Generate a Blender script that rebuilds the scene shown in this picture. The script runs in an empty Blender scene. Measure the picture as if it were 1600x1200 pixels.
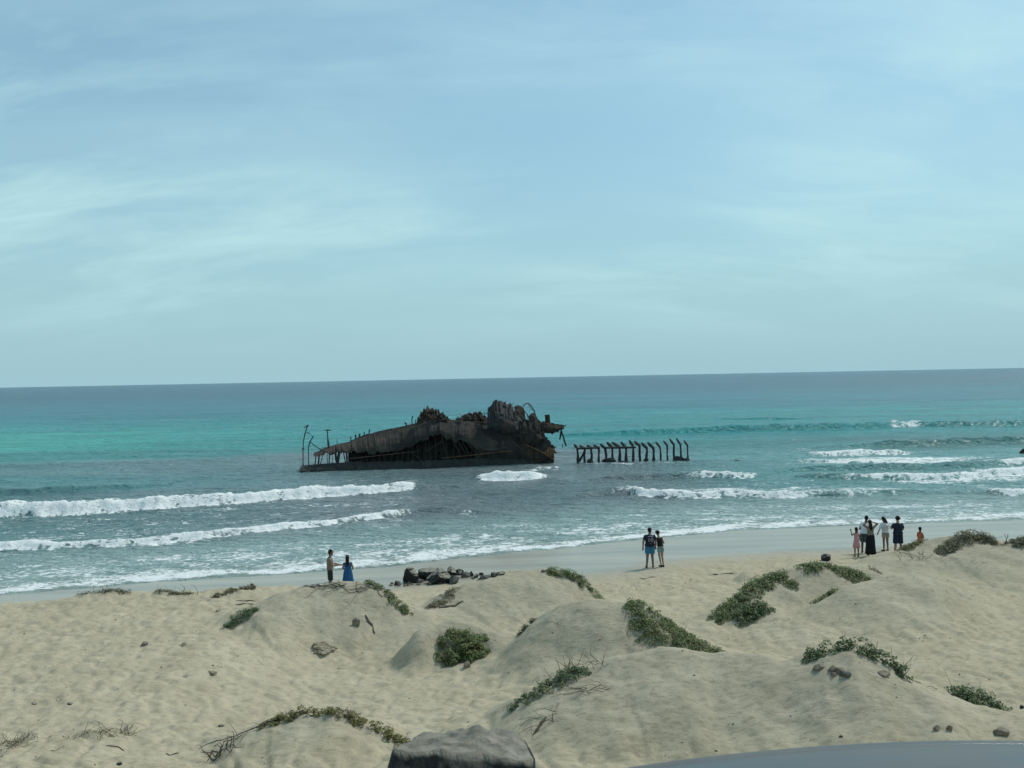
import bpy, bmesh, math, random
import numpy as np
from mathutils import Vector, Matrix
from mathutils.bvhtree import BVHTree
random.seed(7); np.random.seed(7)
SC = bpy.context.scene
COL = SC.collection

# ------------------------------------------------------------------ camera
CAMZ = 9.2
FPX = 1209.0                       # focal length in pixels of a 1600 px wide frame
PITCH = math.atan(10.5/FPX); ROLL = math.atan(31/1600)
_F = np.array([0, math.cos(PITCH), -math.sin(PITCH)])
_U0 = np.array([0, math.sin(PITCH), math.cos(PITCH)]); _R0 = np.array([1.0, 0, 0])
_R = _R0*math.cos(ROLL) - _U0*math.sin(ROLL)
_U = _U0*math.cos(ROLL) + _R0*math.sin(ROLL)
cd = bpy.data.cameras.new('camera'); cam = bpy.data.objects.new('camera', cd); COL.objects.link(cam)
cam.matrix_world = Matrix(((_R[0], _U[0], -_F[0], 0), (_R[1], _U[1], -_F[1], 0), (_R[2], _U[2], -_F[2], CAMZ), (0, 0, 0, 1)))
cd.sensor_width = 36; cd.lens = 36*FPX/1600; cd.clip_start = 0.05; cd.clip_end = 60000
cd.dof.use_dof = True; cd.dof.focus_distance = 45; cd.dof.aperture_fstop = 8.0
SC.camera = cam

# ------------------------------------------------------------------ sky and sun
SUN_EL, SUN_AZ = math.radians(52), math.radians(58)      # azimuth from +Y (out to sea) towards +X
w = bpy.data.worlds.new('World'); SC.world = w; w.use_nodes = True
nt = w.node_tree; nt.nodes.clear()
def N(t, ty, **kw):
    n = t.nodes.new(ty)
    for k, v in kw.items(): setattr(n, k, v)
    return n
def L(t, a, b): t.links.new(a, b)
def math_(t, op, a, b=None, c=None, clamp=False):
    n = N(t, 'ShaderNodeMath', operation=op, use_clamp=clamp)
    for i, v in enumerate((a, b, c)):
        if v is None: continue
        if isinstance(v, (int, float)): n.inputs[i].default_value = v
        else: L(t, v, n.inputs[i])
    return n.outputs[0]
def mixc(t, f, a, b, bt='MIX'):
    n = N(t, 'ShaderNodeMix', data_type='RGBA', blend_type=bt)
    for s, v in ((n.inputs[0], f), (n.inputs[6], a), (n.inputs[7], b)):
        if isinstance(v, (int, float)): s.default_value = v
        elif isinstance(v, tuple): s.default_value = v if len(v) == 4 else (*v, 1)
        else: L(t, v, s)
    return n.outputs[2]
def ramp(t, f, stops):
    n = N(t, 'ShaderNodeValToRGB'); cr = n.color_ramp
    while len(cr.elements) < len(stops): cr.elements.new(0.5)
    for e, (p, c) in zip(cr.elements, stops):
        e.position = p; e.color = (c, c, c, 1) if isinstance(c, (int, float)) else (*c, 1)
    if f is not None: L(t, f, n.inputs[0])
    return n.outputs[0]
def noise(t, vec, scale, detail=4, rough=.55, dist=0, dim='3D'):
    n = N(t, 'ShaderNodeTexNoise', noise_dimensions=dim)
    n.inputs['Scale'].default_value = scale; n.inputs['Detail'].default_value = detail
    n.inputs['Roughness'].default_value = rough; n.inputs['Distortion'].default_value = dist
    if vec is not None: L(t, vec, n.inputs['Vector'])
    return n.outputs['Fac']
def mapping(t, vec, scale=(1, 1, 1), loc=(0, 0, 0), rot=(0, 0, 0)):
    n = N(t, 'ShaderNodeMapping'); L(t, vec, n.inputs[0])
    n.inputs['Location'].default_value = loc; n.inputs['Scale'].default_value = scale; n.inputs['Rotation'].default_value = rot
    return n.outputs[0]

sky = N(nt, 'ShaderNodeTexSky', sky_type='NISHITA')
sky.sun_disc = False; sky.sun_elevation = SUN_EL; sky.sun_rotation = SUN_AZ
sky.air_density = 1.0; sky.dust_density = 0.6; sky.ozone_density = 1.4
tc = N(nt, 'ShaderNodeTexCoord'); sep = N(nt, 'ShaderNodeSeparateXYZ'); L(nt, tc.outputs['Generated'], sep.inputs[0])
zc = math_(nt, 'MAXIMUM', sep.outputs[2], 0.0)
den = math_(nt, 'ADD', zc, 0.17)
cx = math_(nt, 'DIVIDE', sep.outputs[0], den); cy = math_(nt, 'DIVIDE', sep.outputs[1], den)
comb = N(nt, 'ShaderNodeCombineXYZ'); L(nt, cx, comb.inputs[0]); L(nt, cy, comb.inputs[1])
cv = comb.outputs[0]
den2 = math_(nt, 'ADD', zc, 0.34)
comb2 = N(nt, 'ShaderNodeCombineXYZ'); L(nt, math_(nt, 'DIVIDE', sep.outputs[0], den2), comb2.inputs[0]); L(nt, math_(nt, 'DIVIDE', sep.outputs[1], den2), comb2.inputs[1])
cv2 = comb2.outputs[0]
# thin high veil, streaked along the wind
v1 = noise(nt, mapping(nt, cv, (0.62, 1.0, 1), (0.00, 3.00, 0), (0, 0, 0.15)), 1.0, 7, 0.56, 0.4)
veil = ramp(nt, v1, [(0.40, 0.0), (0.68, 1.0)])
# lower broken trade-wind cloud
v2 = noise(nt, mapping(nt, cv2, (0.75, 2.0, 1), (26.30, 11.20, 0), (0, 0, 0.1)), 2.4, 9, 0.58, 0.35)
puff = ramp(nt, v2, [(0.42, 0.0), (0.66, 1.0)])
v3 = noise(nt, mapping(nt, cv2, (0.7, 1.6, 1), (18.42, -0.86, 0)), 1.0, 3, 0.5)
bank = ramp(nt, v3, [(0.36, 0.15), (0.58, 1.0)])
# marine haze thickens towards the horizon all the way round
hz = ramp(nt, sep.outputs[2], [(0.0, 1.0), (0.10, 0.88), (0.22, 0.66), (0.40, 0.36), (0.6, 0.18)])
tinted = mixc(nt, 1.0, sky.outputs[0], (.84, 1.04, .97, 1), 'MULTIPLY')
c1 = mixc(nt, hz, tinted, (2.3, 3.78, 4.25, 1))
c2 = mixc(nt, math_(nt, 'MULTIPLY', math_(nt, 'MULTIPLY', veil, 0.42), ramp(nt, sep.outputs[2], [(0.04, 0.1), (0.18, 1.0), (1.0, 0.8)])), c1, (3.0, 4.75, 5.25, 1))
pf = math_(nt, 'MULTIPLY', math_(nt, 'MULTIPLY', puff, bank), ramp(nt, sep.outputs[2], [(0.03, 0.0), (0.12, 0.55), (0.2, 1.0), (0.5, 0.45), (1.0, 0.25)]))
c3 = mixc(nt, math_(nt, 'MULTIPLY', pf, 0.85), c2, (3.75, 5.6, 5.75, 1))
bg = N(nt, 'ShaderNodeBackground'); bg.inputs[1].default_value = 0.14
L(nt, c3, bg.inputs[0])
wo = N(nt, 'ShaderNodeOutputWorld'); L(nt, bg.outputs[0], wo.inputs[0])

sl = bpy.data.lights.new('sun', 'SUN'); sl.energy = 2.3; sl.angle = math.radians(9); sl.color = (1.0, 0.96, 0.87)
so = bpy.data.objects.new('sun', sl); COL.objects.link(so)
sd = Vector((math.sin(SUN_AZ)*math.cos(SUN_EL), math.cos(SUN_AZ)*math.cos(SUN_EL), math.sin(SUN_EL)))
so.rotation_euler = sd.to_track_quat('Z', 'Y').to_euler(); so.location = sd*60
SC.view_settings.view_transform = 'Standard'; SC.view_settings.look = 'None'
SC.view_settings.exposure = 0.1; SC.view_settings.gamma = 1.0
SC.cycles.use_denoising = True; SC.cycles.max_bounces = 6

# ------------------------------------------------------------------ projection helpers (pixel of the 1600x1200 photograph -> place)
def ray(px, py):
    return _R*((px-800)/FPX) + _U*(-(py-600)/FPX) + _F
def P(px, py, d):
    r = ray(px, py); r = r*(d/r[1]); return np.array([r[0], r[1], r[2]+CAMZ])
def G(px, py, z=0.0):
    r = ray(px, py); r = r*((z-CAMZ)/r[2]); return np.array([r[0], r[1], z])

# ------------------------------------------------------------------ numpy noise
_GT = {}
def pn(x, y, seed=0):
    """gradient noise from a tiled table of unit gradients"""
    if seed not in _GT:
        an = np.random.RandomState(seed*7+1).rand(65536).astype(np.float32)*(2*math.pi)
        _GT[seed] = (np.cos(an), np.sin(an))
    gc, gs = _GT[seed]
    x = np.asarray(x, np.float32); y = np.asarray(y, np.float32)
    x, y = np.broadcast_arrays(x, y)
    ix = np.floor(x); iy = np.floor(y); fx = x-ix; fy = y-iy
    i0 = ix.astype(np.int32) & 255; j0 = (iy.astype(np.int32) & 255) << 8
    i1 = (i0+1) & 255; j1 = (j0+256) & 65535
    u = fx*fx*(3-2*fx); v = fy*fy*(3-2*fy)
    k = i0+j0; a = gc[k]*fx + gs[k]*fy
    k = i1+j0; a = a + u*(gc[k]*(fx-1) + gs[k]*fy - a)
    k = i0+j1; c = gc[k]*fx + gs[k]*(fy-1)
    k = i1+j1; c = c + u*(gc[k]*(fx-1) + gs[k]*(fy-1) - c)
    return 1.5*(a + v*(c-a))
def fbm(x, y, seed=0, o=4, g=0.5):
    s = 0; a = 1.0; t = 0
    for i in range(o):
        s = s + a*pn(x*(2**i)+i*17.3, y*(2**i)-i*9.1, seed+i*31); t += a; a *= g
    return s/t
def sstep(a, b, x):
    t = np.clip((x-a)/(b-a), 0, 1); return t*t*(3-2*t)

# ------------------------------------------------------------------ mesh helpers
def link(name, me, mat=None, parent=None):
    o = bpy.data.objects.new(name, me); COL.objects.link(o)
    if mat is not None and me is not None: me.materials.clear(); me.materials.append(mat)
    if parent is not None: o.parent = parent; o.matrix_parent_inverse = parent.matrix_world.inverted()
    return o
def tag(o, label=None, cat=None, group=None, kind=None):
    if label: o['label'] = label
    if cat: o['category'] = cat
    if group: o['group'] = group
    if kind: o['kind'] = kind
    return o
def empty(name, loc, rz=0):
    o = bpy.data.objects.new(name, None); COL.objects.link(o); o.location = loc; o.rotation_euler = (0, 0, rz)
    o.empty_display_size = .2
    o.matrix_world = Matrix.Translation(loc) @ Matrix.Rotation(rz, 4, 'Z')
    return o
def mesh_np(name, verts, faces, smooth=True):
    me = bpy.data.meshes.new(name)
    verts = np.asarray(verts, np.float32); faces = np.asarray(faces, np.int32)
    k = faces.shape[1]
    me.vertices.add(len(verts)); me.vertices.foreach_set('co', verts.ravel())
    me.loops.add(faces.size); me.loops.foreach_set('vertex_index', faces.ravel())
    me.polygons.add(len(faces)); me.polygons.foreach_set('loop_start', np.arange(0, faces.size, k, dtype=np.int32))
    me.polygons.foreach_set('loop_total', np.full(len(faces), k, np.int32))
    me.update(calc_edges=True); me.validate()
    me.polygons.foreach_set('use_smooth', np.full(len(me.polygons), smooth))
    return me
def grid_faces(nr, nc):
    i = np.arange(nr-1)[:, None]*nc + np.arange(nc-1)[None, :]
    return np.stack([i, i+1, i+nc+1, i+nc], -1).reshape(-1, 4)
class MB:
    """collects vertices and faces for one mesh"""
    def __init__(s): s.v = []; s.f = []
    def tube(s, pts, rad, n=6, cap=True):
        pts = [np.array(p, float) for p in pts]; b = len(s.v); m = len(pts)
        if not hasattr(rad, '__len__'): rad = [rad]*m
        prev = None
        for i, p in enumerate(pts):
            t = pts[min(i+1, m-1)] - pts[max(i-1, 0)]; t = t/(np.linalg.norm(t)+1e-9)
            a = np.array([0, 0, 1.0]) if abs(t[2]) < .9 else np.array([1.0, 0, 0])
            if prev is not None: a = prev
            e = np.cross(t, np.cross(a, t)); e /= np.linalg.norm(e)+1e-9; prev = e; c = np.cross(t, e)
            for k in range(n):
                th = 2*math.pi*k/n; s.v.append(tuple(p + rad[i]*(math.cos(th)*e + math.sin(th)*c)))
        for i in range(m-1):
            for k in range(n):
                s.f.append((b+i*n+k, b+i*n+(k+1) % n, b+(i+1)*n+(k+1) % n, b+(i+1)*n+k))
        if cap:
            s.f.append(tuple(b+k for k in range(n))[::-1]); s.f.append(tuple(b+(m-1)*n+k for k in range(n)))
        return s
    def rings(s, rs, cap=True):
        b = len(s.v); n = len(rs[0]); m = len(rs)
        for r in rs: s.v += [tuple(q) for q in r]
        for i in range(m-1):
            for k in range(n):
                s.f.append((b+i*n+k, b+i*n+(k+1) % n, b+(i+1)*n+(k+1) % n, b+(i+1)*n+k))
        if cap:
            s.f.append(tuple(b+k for k in range(n))[::-1]); s.f.append(tuple(b+(m-1)*n+k for k in range(n)))
        return s
    def ell(s, c, r, n=14, m=9, rot=None):
        rs = []
        for i in range(m):
            ph = math.pi*(i+.5)/m - math.pi/2
            ring = []
            for k in range(n):
                th = 2*math.pi*k/n
                q = Vector((r[0]*math.cos(ph)*math.cos(th), r[1]*math.cos(ph)*math.sin(th), r[2]*math.sin(ph)))
                if rot is not None: q = rot @ q
                ring.append((q.x+c[0], q.y+c[1], q.z+c[2]))
            rs.append(ring)
        return s.rings(rs)
    def box(s, lo, hi):
        b = len(s.v)
        for z in (lo[2], hi[2]):
            for x, y in ((lo[0], lo[1]), (hi[0], lo[1]), (hi[0], hi[1]), (lo[0], hi[1])): s.v.append((x, y, z))
        s.f += [(b+3, b+2, b+1, b), (b+4, b+5, b+6, b+7)] + [(b+i, b+(i+1) % 4, b+4+(i+1) % 4, b+4+i) for i in range(4)]
        return s
    def mesh(s, name, smooth=False):
        me = bpy.data.meshes.new(name); me.from_pydata(s.v, [], s.f); me.update()
        if smooth: me.polygons.foreach_set('use_smooth', [True]*len(me.polygons))
        return me
    def build(s, name, mat, parent=None, smooth=False):
        o = link(name, s.mesh(name, smooth), mat, None)
        if parent is not None:
            o.parent = parent; o.matrix_parent_inverse = parent.matrix_world.inverted()
        return o

# ------------------------------------------------------------------ materials
MATS = {}
def new_mat(name):
    m = bpy.data.materials.new(name); m.use_nodes = True; t = m.node_tree
    b = t.nodes['Principled BSDF']; MATS[name] = m
    return m, t, b
def bump(t, b, h, strength=.5, dist=.02, prev=None):
    n = N(t, 'ShaderNodeBump'); n.inputs['Strength'].default_value = strength; n.inputs['Distance'].default_value = dist
    L(t, h, n.inputs['Height'])
    if prev is not None: L(t, prev, n.inputs['Normal'])
    if b is not None: L(t, n.outputs[0], b.inputs['Normal'])
    return n.outputs[0]
def pos(t): return N(t, 'ShaderNodeNewGeometry').outputs['Position']
def objc(t): return N(t, 'ShaderNodeTexCoord').outputs['Object']
def noisy(name, ca, cb, scale, rough=.85, bs=.4, bd=.01, detail=6, stops=(.35, .65), spec=.3, third=None):
    m, t, b = new_mat(name); p = objc(t)
    f = noise(t, p, scale, detail, .6)
    c = mixc(t, ramp(t, f, [(stops[0], 0), (stops[1], 1)]), ca, cb)
    if third: c = mixc(t, ramp(t, noise(t, p, scale*.35, 4), [(.5, 0), (.66, 1)]), c, third)
    L(t, c, b.inputs['Base Color']); b.inputs['Roughness'].default_value = rough
    b.inputs['Specular IOR Level'].default_value = spec
    if bs: bump(t, b, noise(t, p, scale*3, 6, .65), bs, bd)
    return m

# sand: pale coral sand, darker and glossy where the sea has wetted it
m, t, b = new_mat('sand'); p = pos(t)
at = N(t, 'ShaderNodeAttribute', attribute_name='wet').outputs['Fac']
dune_amt = N(t, 'ShaderNodeAttribute', attribute_name='dune').outputs['Fac']
f1 = noise(t, mapping(t, p, (1, 1, .3)), 1.1, 7, .62); f2 = noise(t, p, 34, 4, .7); f3 = noise(t, mapping(t, p, (1.0, 2.2, 1)), 5.5, 6, .68)
dry = mixc(t, ramp(t, f1, [(.35, 0), (.68, 1)]), (.415, .362, .255), (.495, .437, .315))
dry = mixc(t, ramp(t, f2, [(.3, .22), (.62, 0)]), dry, (.18, .158, .115))
dry = mixc(t, ramp(t, f3, [(.38, .5), (.51, 0)]), dry, (.25, .215, .15))  # hollows of the trampled sand darkened in colour, as shaded dimples
dry = mixc(t, math_(t, 'MULTIPLY', dune_amt, .6), dry, mixc(t, 1.0, dry, (.87, .89, .94, 1), 'MULTIPLY'))  # dune sand has its own, slightly greyer tone than the flats
wst = noise(t, mapping(t, p, (.10, .9, 1), rot=(0, 0, -.24)), 1.0, 5, .6)
wet = mixc(t, ramp(t, wst, [(.35, 0), (.65, 1)]), (.27, .245, .19), (.38, .345, .27))
wf = ramp(t, math_(t, 'ADD', at, math_(t, 'MULTIPLY', math_(t, 'SUBTRACT', f1, .5), .35)), [(.15, 0), (.85, 1)])
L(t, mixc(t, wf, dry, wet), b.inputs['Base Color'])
rg = N(t, 'ShaderNodeMapRange'); L(t, at, rg.inputs[0]); rg.inputs[1].default_value = .35; rg.inputs[2].default_value = .9
rg.inputs[3].default_value = .95; rg.inputs[4].default_value = .22; L(t, rg.outputs[0], b.inputs['Roughness'])
L(t, math_(t, 'MULTIPLY', wf, ramp(t, wst, [(.35, .36), (.65, .14)])), b.inputs['Specular IOR Level'])
inv = math_(t, 'SUBTRACT', 1.0, wf)
hh = math_(t, 'MULTIPLY', math_(t, 'ADD', math_(t, 'MULTIPLY', f3, 1.0), math_(t, 'MULTIPLY', f2, .28)), inv)
rp = noise(t, mapping(t, p, (1.5, 4, 3), rot=(0, 0, .5)), 1.3, 4, .55, .8)
n1 = bump(t, None, hh, .55, .036)
bump(t, b, math_(t, 'MULTIPLY', rp, dune_amt), .45, .06, n1)

# sea: body colour by depth and sea bed, white water where the foam attribute says so
m, t, b = new_mat('sea'); p = pos(t)
wc = N(t, 'ShaderNodeAttribute', attribute_name='body').outputs['Color']
fo = N(t, 'ShaderNodeAttribute', attribute_name='foam').outputs['Fac']
ch = noise(t, mapping(t, p, (1.0, 1.7, 1)), 1.5, 6, .62, .4)
ch2 = noise(t, mapping(t, p, (.55, 1.25, 1), rot=(0, 0, -.2)), .16, 5, .6, .3)
wcol = mixc(t, ramp(t, ch2, [(.38, .0), (.7, .32)]), wc, mixc(t, 1.0, wc, (.62, .66, .70, 1), 'MULTIPLY'))
wcol = mixc(t, ramp(t, ch, [(.3, .5), (.52, 0)]), wcol, mixc(t, 1.0, wc, (.6, .66, .70, 1), 'MULTIPLY'))  # hollows of the chop darkened in colour, wave shading painted in
L(t, wcol, b.inputs['Base Color']); b.inputs['Roughness'].default_value = .26; b.inputs['IOR'].default_value = 1.333
b.inputs['Specular IOR Level'].default_value = .34
ch3 = noise(t, mapping(t, p, (.8, 1.6, 1), rot=(0, 0, .25)), .55, 5, .6, .5)
nb = bump(t, None, ch, 1.0, .38); nb = bump(t, None, ch3, 1.0, .75, nb); nb = bump(t, None, ch2, .9, 1.3, nb); L(t, nb, b.inputs['Normal'])
fm = N(t, 'ShaderNodeBsdfPrincipled'); fm.inputs['Base Color'].default_value = (.86, .88, .86, 1); fm.inputs['Roughness'].default_value = .9
trn = N(t, 'ShaderNodeBsdfTranslucent'); trn.inputs[0].default_value = (.88, .92, .90, 1)
fmx = N(t, 'ShaderNodeMixShader'); fmx.inputs[0].default_value = .0; L(t, fm.outputs[0], fmx.inputs[1]); L(t, trn.outputs[0], fmx.inputs[2])
lace = noise(t, mapping(t, p, (.75, 1.25, 1)), 2.3, 8, .70, 1.4)
lace2 = noise(t, mapping(t, p, (.5, 1.1, 1)), .55, 6, .62, .8)
lc = math_(t, 'ADD', math_(t, 'MULTIPLY', lace, .68), math_(t, 'MULTIPLY', lace2, .32))
# foam coverage: attribute 1 = solid white water, lower = ever more open lace
lcs = math_(t, 'ADD', math_(t, 'MULTIPLY', math_(t, 'SUBTRACT', lc, .5), 4.2), .5)
cov = math_(t, 'SUBTRACT', math_(t, 'ADD', fo, lcs), .98)
ff = ramp(t, cov, [(.0, 0), (.30, 1)])
bump(t, fm, noise(t, p, 3.2, 7, .72), .9, .22)
ms = N(t, 'ShaderNodeMixShader'); L(t, ff, ms.inputs[0]); L(t, b.outputs[0], ms.inputs[1]); L(t, fmx.outputs[0], ms.inputs[2])
L(t, ms.outputs[0], t.nodes['Material Output'].inputs[0])

def streaky(name, a, c_, d3):
    m, t, b = new_mat(name); p = objc(t)
    f = noise(t, mapping(t, p, (1.6, 1.6, .35)), .8, 7, .62); g = noise(t, p, 1.9, 6, .6); k = noise(t, mapping(t, p, (1, 1, .5)), .28, 4, .55)
    c = mixc(t, ramp(t, f, [(.36, 0), (.66, 1)]), a, c_); c = mixc(t, ramp(t, k, [(.48, 0), (.64, .75)]), c, d3); c = mixc(t, ramp(t, g, [(.3, .6), (.5, 0)]), c, a)
    L(t, c, b.inputs['Base Color']); b.inputs['Roughness'].default_value = .9; b.inputs['Specular IOR Level'].default_value = .15
    bump(t, b, g, .5, .05)
streaky('rust_hull', (.025, .024, .022), (.056, .050, .043), (.085, .069, .054))
noisy('rust_dark', (.022, .021, .020), (.052, .044, .037), .9, .92, .7, .08, 8, (.35, .7), .15, (.072, .047, .030))
noisy('rust_brown', (.024, .022, .020), (.066, .055, .044), 1.3, .92, .8, .1, 8, (.3, .7), .15, (.085, .060, .042))
noisy('rust_black', (.026, .028, .028), (.050, .049, .045), 1.4, .85, .5, .05)
noisy('rust_orange', (.05, .034, .022), (.16, .085, .04), 1.3, .92, .6, .06)
m, t, b = new_mat('basalt'); p = objc(t)
nrm = N(t, 'ShaderNodeSeparateXYZ'); L(t, N(t, 'ShaderNodeNewGeometry').outputs['Normal'], nrm.inputs[0])
gr = mixc(t, noise(t, p, 7, 8, .65), (.012, .014, .015), (.042, .042, .040))
du = math_(t, 'ADD', nrm.outputs[2], math_(t, 'MULTIPLY', math_(t, 'SUBTRACT', noise(t, p, 4, 6, .6), .5), .9))
L(t, mixc(t, ramp(t, du, [(.42, 0), (.72, .8)]), gr, mixc(t, ramp(t, noise(t, p, 9, 6, .65), [(.35, 0), (.65, 1)]), (.20, .185, .15), (.44, .40, .32))), b.inputs['Base Color']); b.inputs['Roughness'].default_value = .82
b.inputs['Specular IOR Level'].default_value = .25
bump(t, b, noise(t, p, 14, 8, .72), .8, .05)
noisy('stone_grey', (.075, .072, .066), (.15, .142, .125), 5, .9, .5, .02)
noisy('stone_brown', (.12, .10, .08), (.26, .22, .165), 7, .9, .5, .015)
noisy('sand_crust', (.20, .175, .125), (.33, .285, .20), 8, .95, .8, .03)
noisy('driftwood', (.055, .047, .038), (.13, .11, .085), 12, .9, .4, .005)
noisy('twig', (.05, .043, .036), (.115, .095, .072), 15, .9, 0)
for nm, a, c, d3 in (('leaf_green', (.085, .118, .042), (.18, .22, .078), (.22, .22, .095)),
                     ('leaf_dark', (.058, .092, .038), (.128, .178, .070), (.165, .185, .085)),
                     ('leaf_olive', (.10, .10, .03), (.20, .185, .055), (.15, .125, .065)),
                     ('leaf_dry', (.09, .092, .045), (.165, .155, .08), (.19, .155, .09))):
    m, t, b = new_mat(nm); p = objc(t)
    c_ = mixc(t, ramp(t, noise(t, p, 9, 3), [(.35, 0), (.65, 1)]), a, c)
    c_ = mixc(t, ramp(t, noise(t, p, 2.5, 3), [(.52, 0), (.68, .9)]), c_, d3)
    L(t, c_, b.inputs['Base Color']); b.inputs['Roughness'].default_value = .6; b.inputs['Specular IOR Level'].default_value = .3
def plain(name, c, rough=.8, spec=.3, var=.25, sc=6):
    return noisy(name, tuple(x*(1-var) for x in c), tuple(min(1, x*(1+var)) for x in c), sc, rough, .3, .01, 4, (.3, .7), spec)

# ------------------------------------------------------------------ terrain height
_wl = [(-400, 975), (-200, 952), (0, 930), (250, 909), (480, 895), (600, 886), (700, 874), (870, 857), (1000, 843), (1150, 829), (1330, 821), (1600, 812), (1900, 806), (2300, 800)]
_wp = np.array([G(a, c) for a, c in _wl]); _wp = _wp[np.argsort(_wp[:, 0])]
def yw(x): return np.interp(x, _wp[:, 0], _wp[:, 1])
def base(x, y):
    s = yw(x) - y
    zl = np.interp(s, [-60, -20, -6, 0, 3, 6, 7.6, 9.6, 13, 20, 60], [-6, -1.6, -.42, 0, .2, .48, .95, 1.9, 2.12, 2.2, 2.3])
    zr = np.interp(s, [-60, -20, -6, 0, 6, 12, 16, 20, 26, 40, 60], [-6, -1.6, -.42, 0, .33, .78, 1.15, 1.55, 2.0, 2.3, 2.4])
    k = sstep(-8.8, -4.2, x)
    z = zl*(1-k) + zr*k
    bank = np.where(y < 3.1, 7.3, 7.3-.62*(y-3.1))
    d = np.clip((bank-z)/.8, -20, 20)
    return z + .8*np.log1p(np.exp(d))*(1.0)*np.where(bank < z-4, 0, 1) - 0
DUNES = [  # ridge (px, py, distance), width towards the road, width towards the sea
    ([(295, 1222, 14.3), (360, 1160, 14.9), (420, 1130, 15.2), (470, 1114, 15.3), (520, 1112, 15.3), (570, 1128, 15.3), (620, 1155, 15.1), (668, 1200, 14.6)], 2.2, 1.5),
    ([(768, 1138, 15.3), (800, 1108, 15.4), (850, 1077, 15.6), (900, 1048, 15.8), (960, 1032, 16), (1045, 1013, 16), (1100, 1021, 16), (1160, 1032, 15.8), (1220, 1036, 15.6), (1280, 1025, 15.4), (1330, 1025, 15.3), (1380, 1043, 15.2), (1420, 1064, 15), (1470, 1087, 15), (1530, 1112, 14.8), (1600, 1122, 14.5), (1720, 1140, 14.2)], 3.6, 2.3),
    ([(808, 993, 21.3), (840, 966, 20.9), (870, 951, 20.6), (930, 942, 20.5), (990, 939, 20.5), (1020, 956, 20.2), (1060, 986, 19.9), (1110, 1008, 19.6), (1158, 1030, 19.3)], 3.0, 2.0),
    ([(645, 968, 24), (690, 934, 25.3), (740, 907, 26.2), (800, 892, 26.8), (850, 889, 27), (900, 902, 27), (940, 938, 26.8)], 4.2, 1.8),
    ([(342, 992, 22.2), (380, 959, 22.8), (430, 932, 23.4), (480, 914, 24), (520, 909, 24.2), (580, 912, 24.3), (612, 929, 24.2), (648, 963, 23.8)], 3.2, 1.7),
    ([(1116, 970, 23), (1160, 937, 23.8), (1200, 907, 24.8), (1250, 889, 25.5), (1300, 887, 25.8), (1350, 890, 26.2)], 2.6, 1.8),
    ([(1265, 965, 22.4), (1330, 920, 23.4), (1380, 902, 24), (1430, 895, 24.3), (1480, 910, 24), (1530, 945, 23.5), (1575, 976, 23)], 4.5, 1.8),
    ([(1300, 900, 27.5), (1350, 880, 29), (1400, 863, 30), (1440, 847, 30.5), (1490, 841, 30.5), (1540, 844, 30.3), (1600, 845, 30), (1720, 842, 29.5)], 5.6, 2.2),
    ([(660, 985, 21.2), (700, 972, 21.6), (740, 974, 21.6), (775, 992, 21.2)], 1.2, 1.0),
    ([(330, 936, 25.2), (370, 922, 26), (410, 918, 26.4), (440, 926, 26.2)], 1.4, .9),
    ([(1170, 893, 31), (1210, 884, 32), (1250, 890, 31.5)], 1.0, .9),
    ([(120, 930, 26), (180, 924, 26.4), (260, 924, 26.5), (300, 930, 26.2)], 1.6, .8),
]
_DW = [(np.array([P(*q) for q in pts]), wf, wb) for pts, wf, wb in DUNES]
def dune_add(x, y, zb):
    sh = x.shape; x = x.ravel(); y = y.ravel(); zb = zb.ravel(); acc = np.zeros_like(x)
    for W, wf, wb in _DW:
        m = 1.35*max(wf, wb)
        sel = np.nonzero((x > W[:, 0].min()-m) & (x < W[:, 0].max()+m) & (y > W[:, 1].min()-m) & (y < W[:, 1].max()+m))[0]
        if not len(sel): continue
        xs, ys_ = x[sel], y[sel]
        xs = xs + .22*fbm(xs*.8, ys_*.8, 5, 3); ys_ = ys_ + .16*fbm(xs*.8+9, ys_*.8, 6, 3)      # no straight creases
        best = np.full(xs.shape, 1e9); zt = np.zeros_like(xs); sy = np.zeros_like(xs)
        for a, c in zip(W[:-1], W[1:]):
            dx, dy = c[0]-a[0], c[1]-a[1]; l2 = dx*dx+dy*dy
            tt = np.clip(((xs-a[0])*dx+(ys_-a[1])*dy)/l2, 0, 1)
            nx = a[0]+tt*dx; ny = a[1]+tt*dy
            d2 = (xs-nx)**2+(ys_-ny)**2; k = d2 < best
            best = np.where(k, d2, best); zt = np.where(k, a[2]+tt*(c[2]-a[2]), zt); sy = np.where(k, ys_-ny, sy)
        wd = np.where(sy < 0, wf*.9, wb)*(1+.22*fbm(xs*.35, ys_*.35, 21, 3))
        q = np.clip(np.sqrt(best)/wd, 0, 1)
        pr = np.where(sy < 0, (1-q)**1.15*.40+(.5+.5*np.cos(math.pi*q))*.60, (1-q)**2*(1+2*q))
        acc[sel] += (np.maximum(zt-zb[sel], 0)*pr)**3
    return (acc**(1/3)).reshape(sh)
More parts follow.
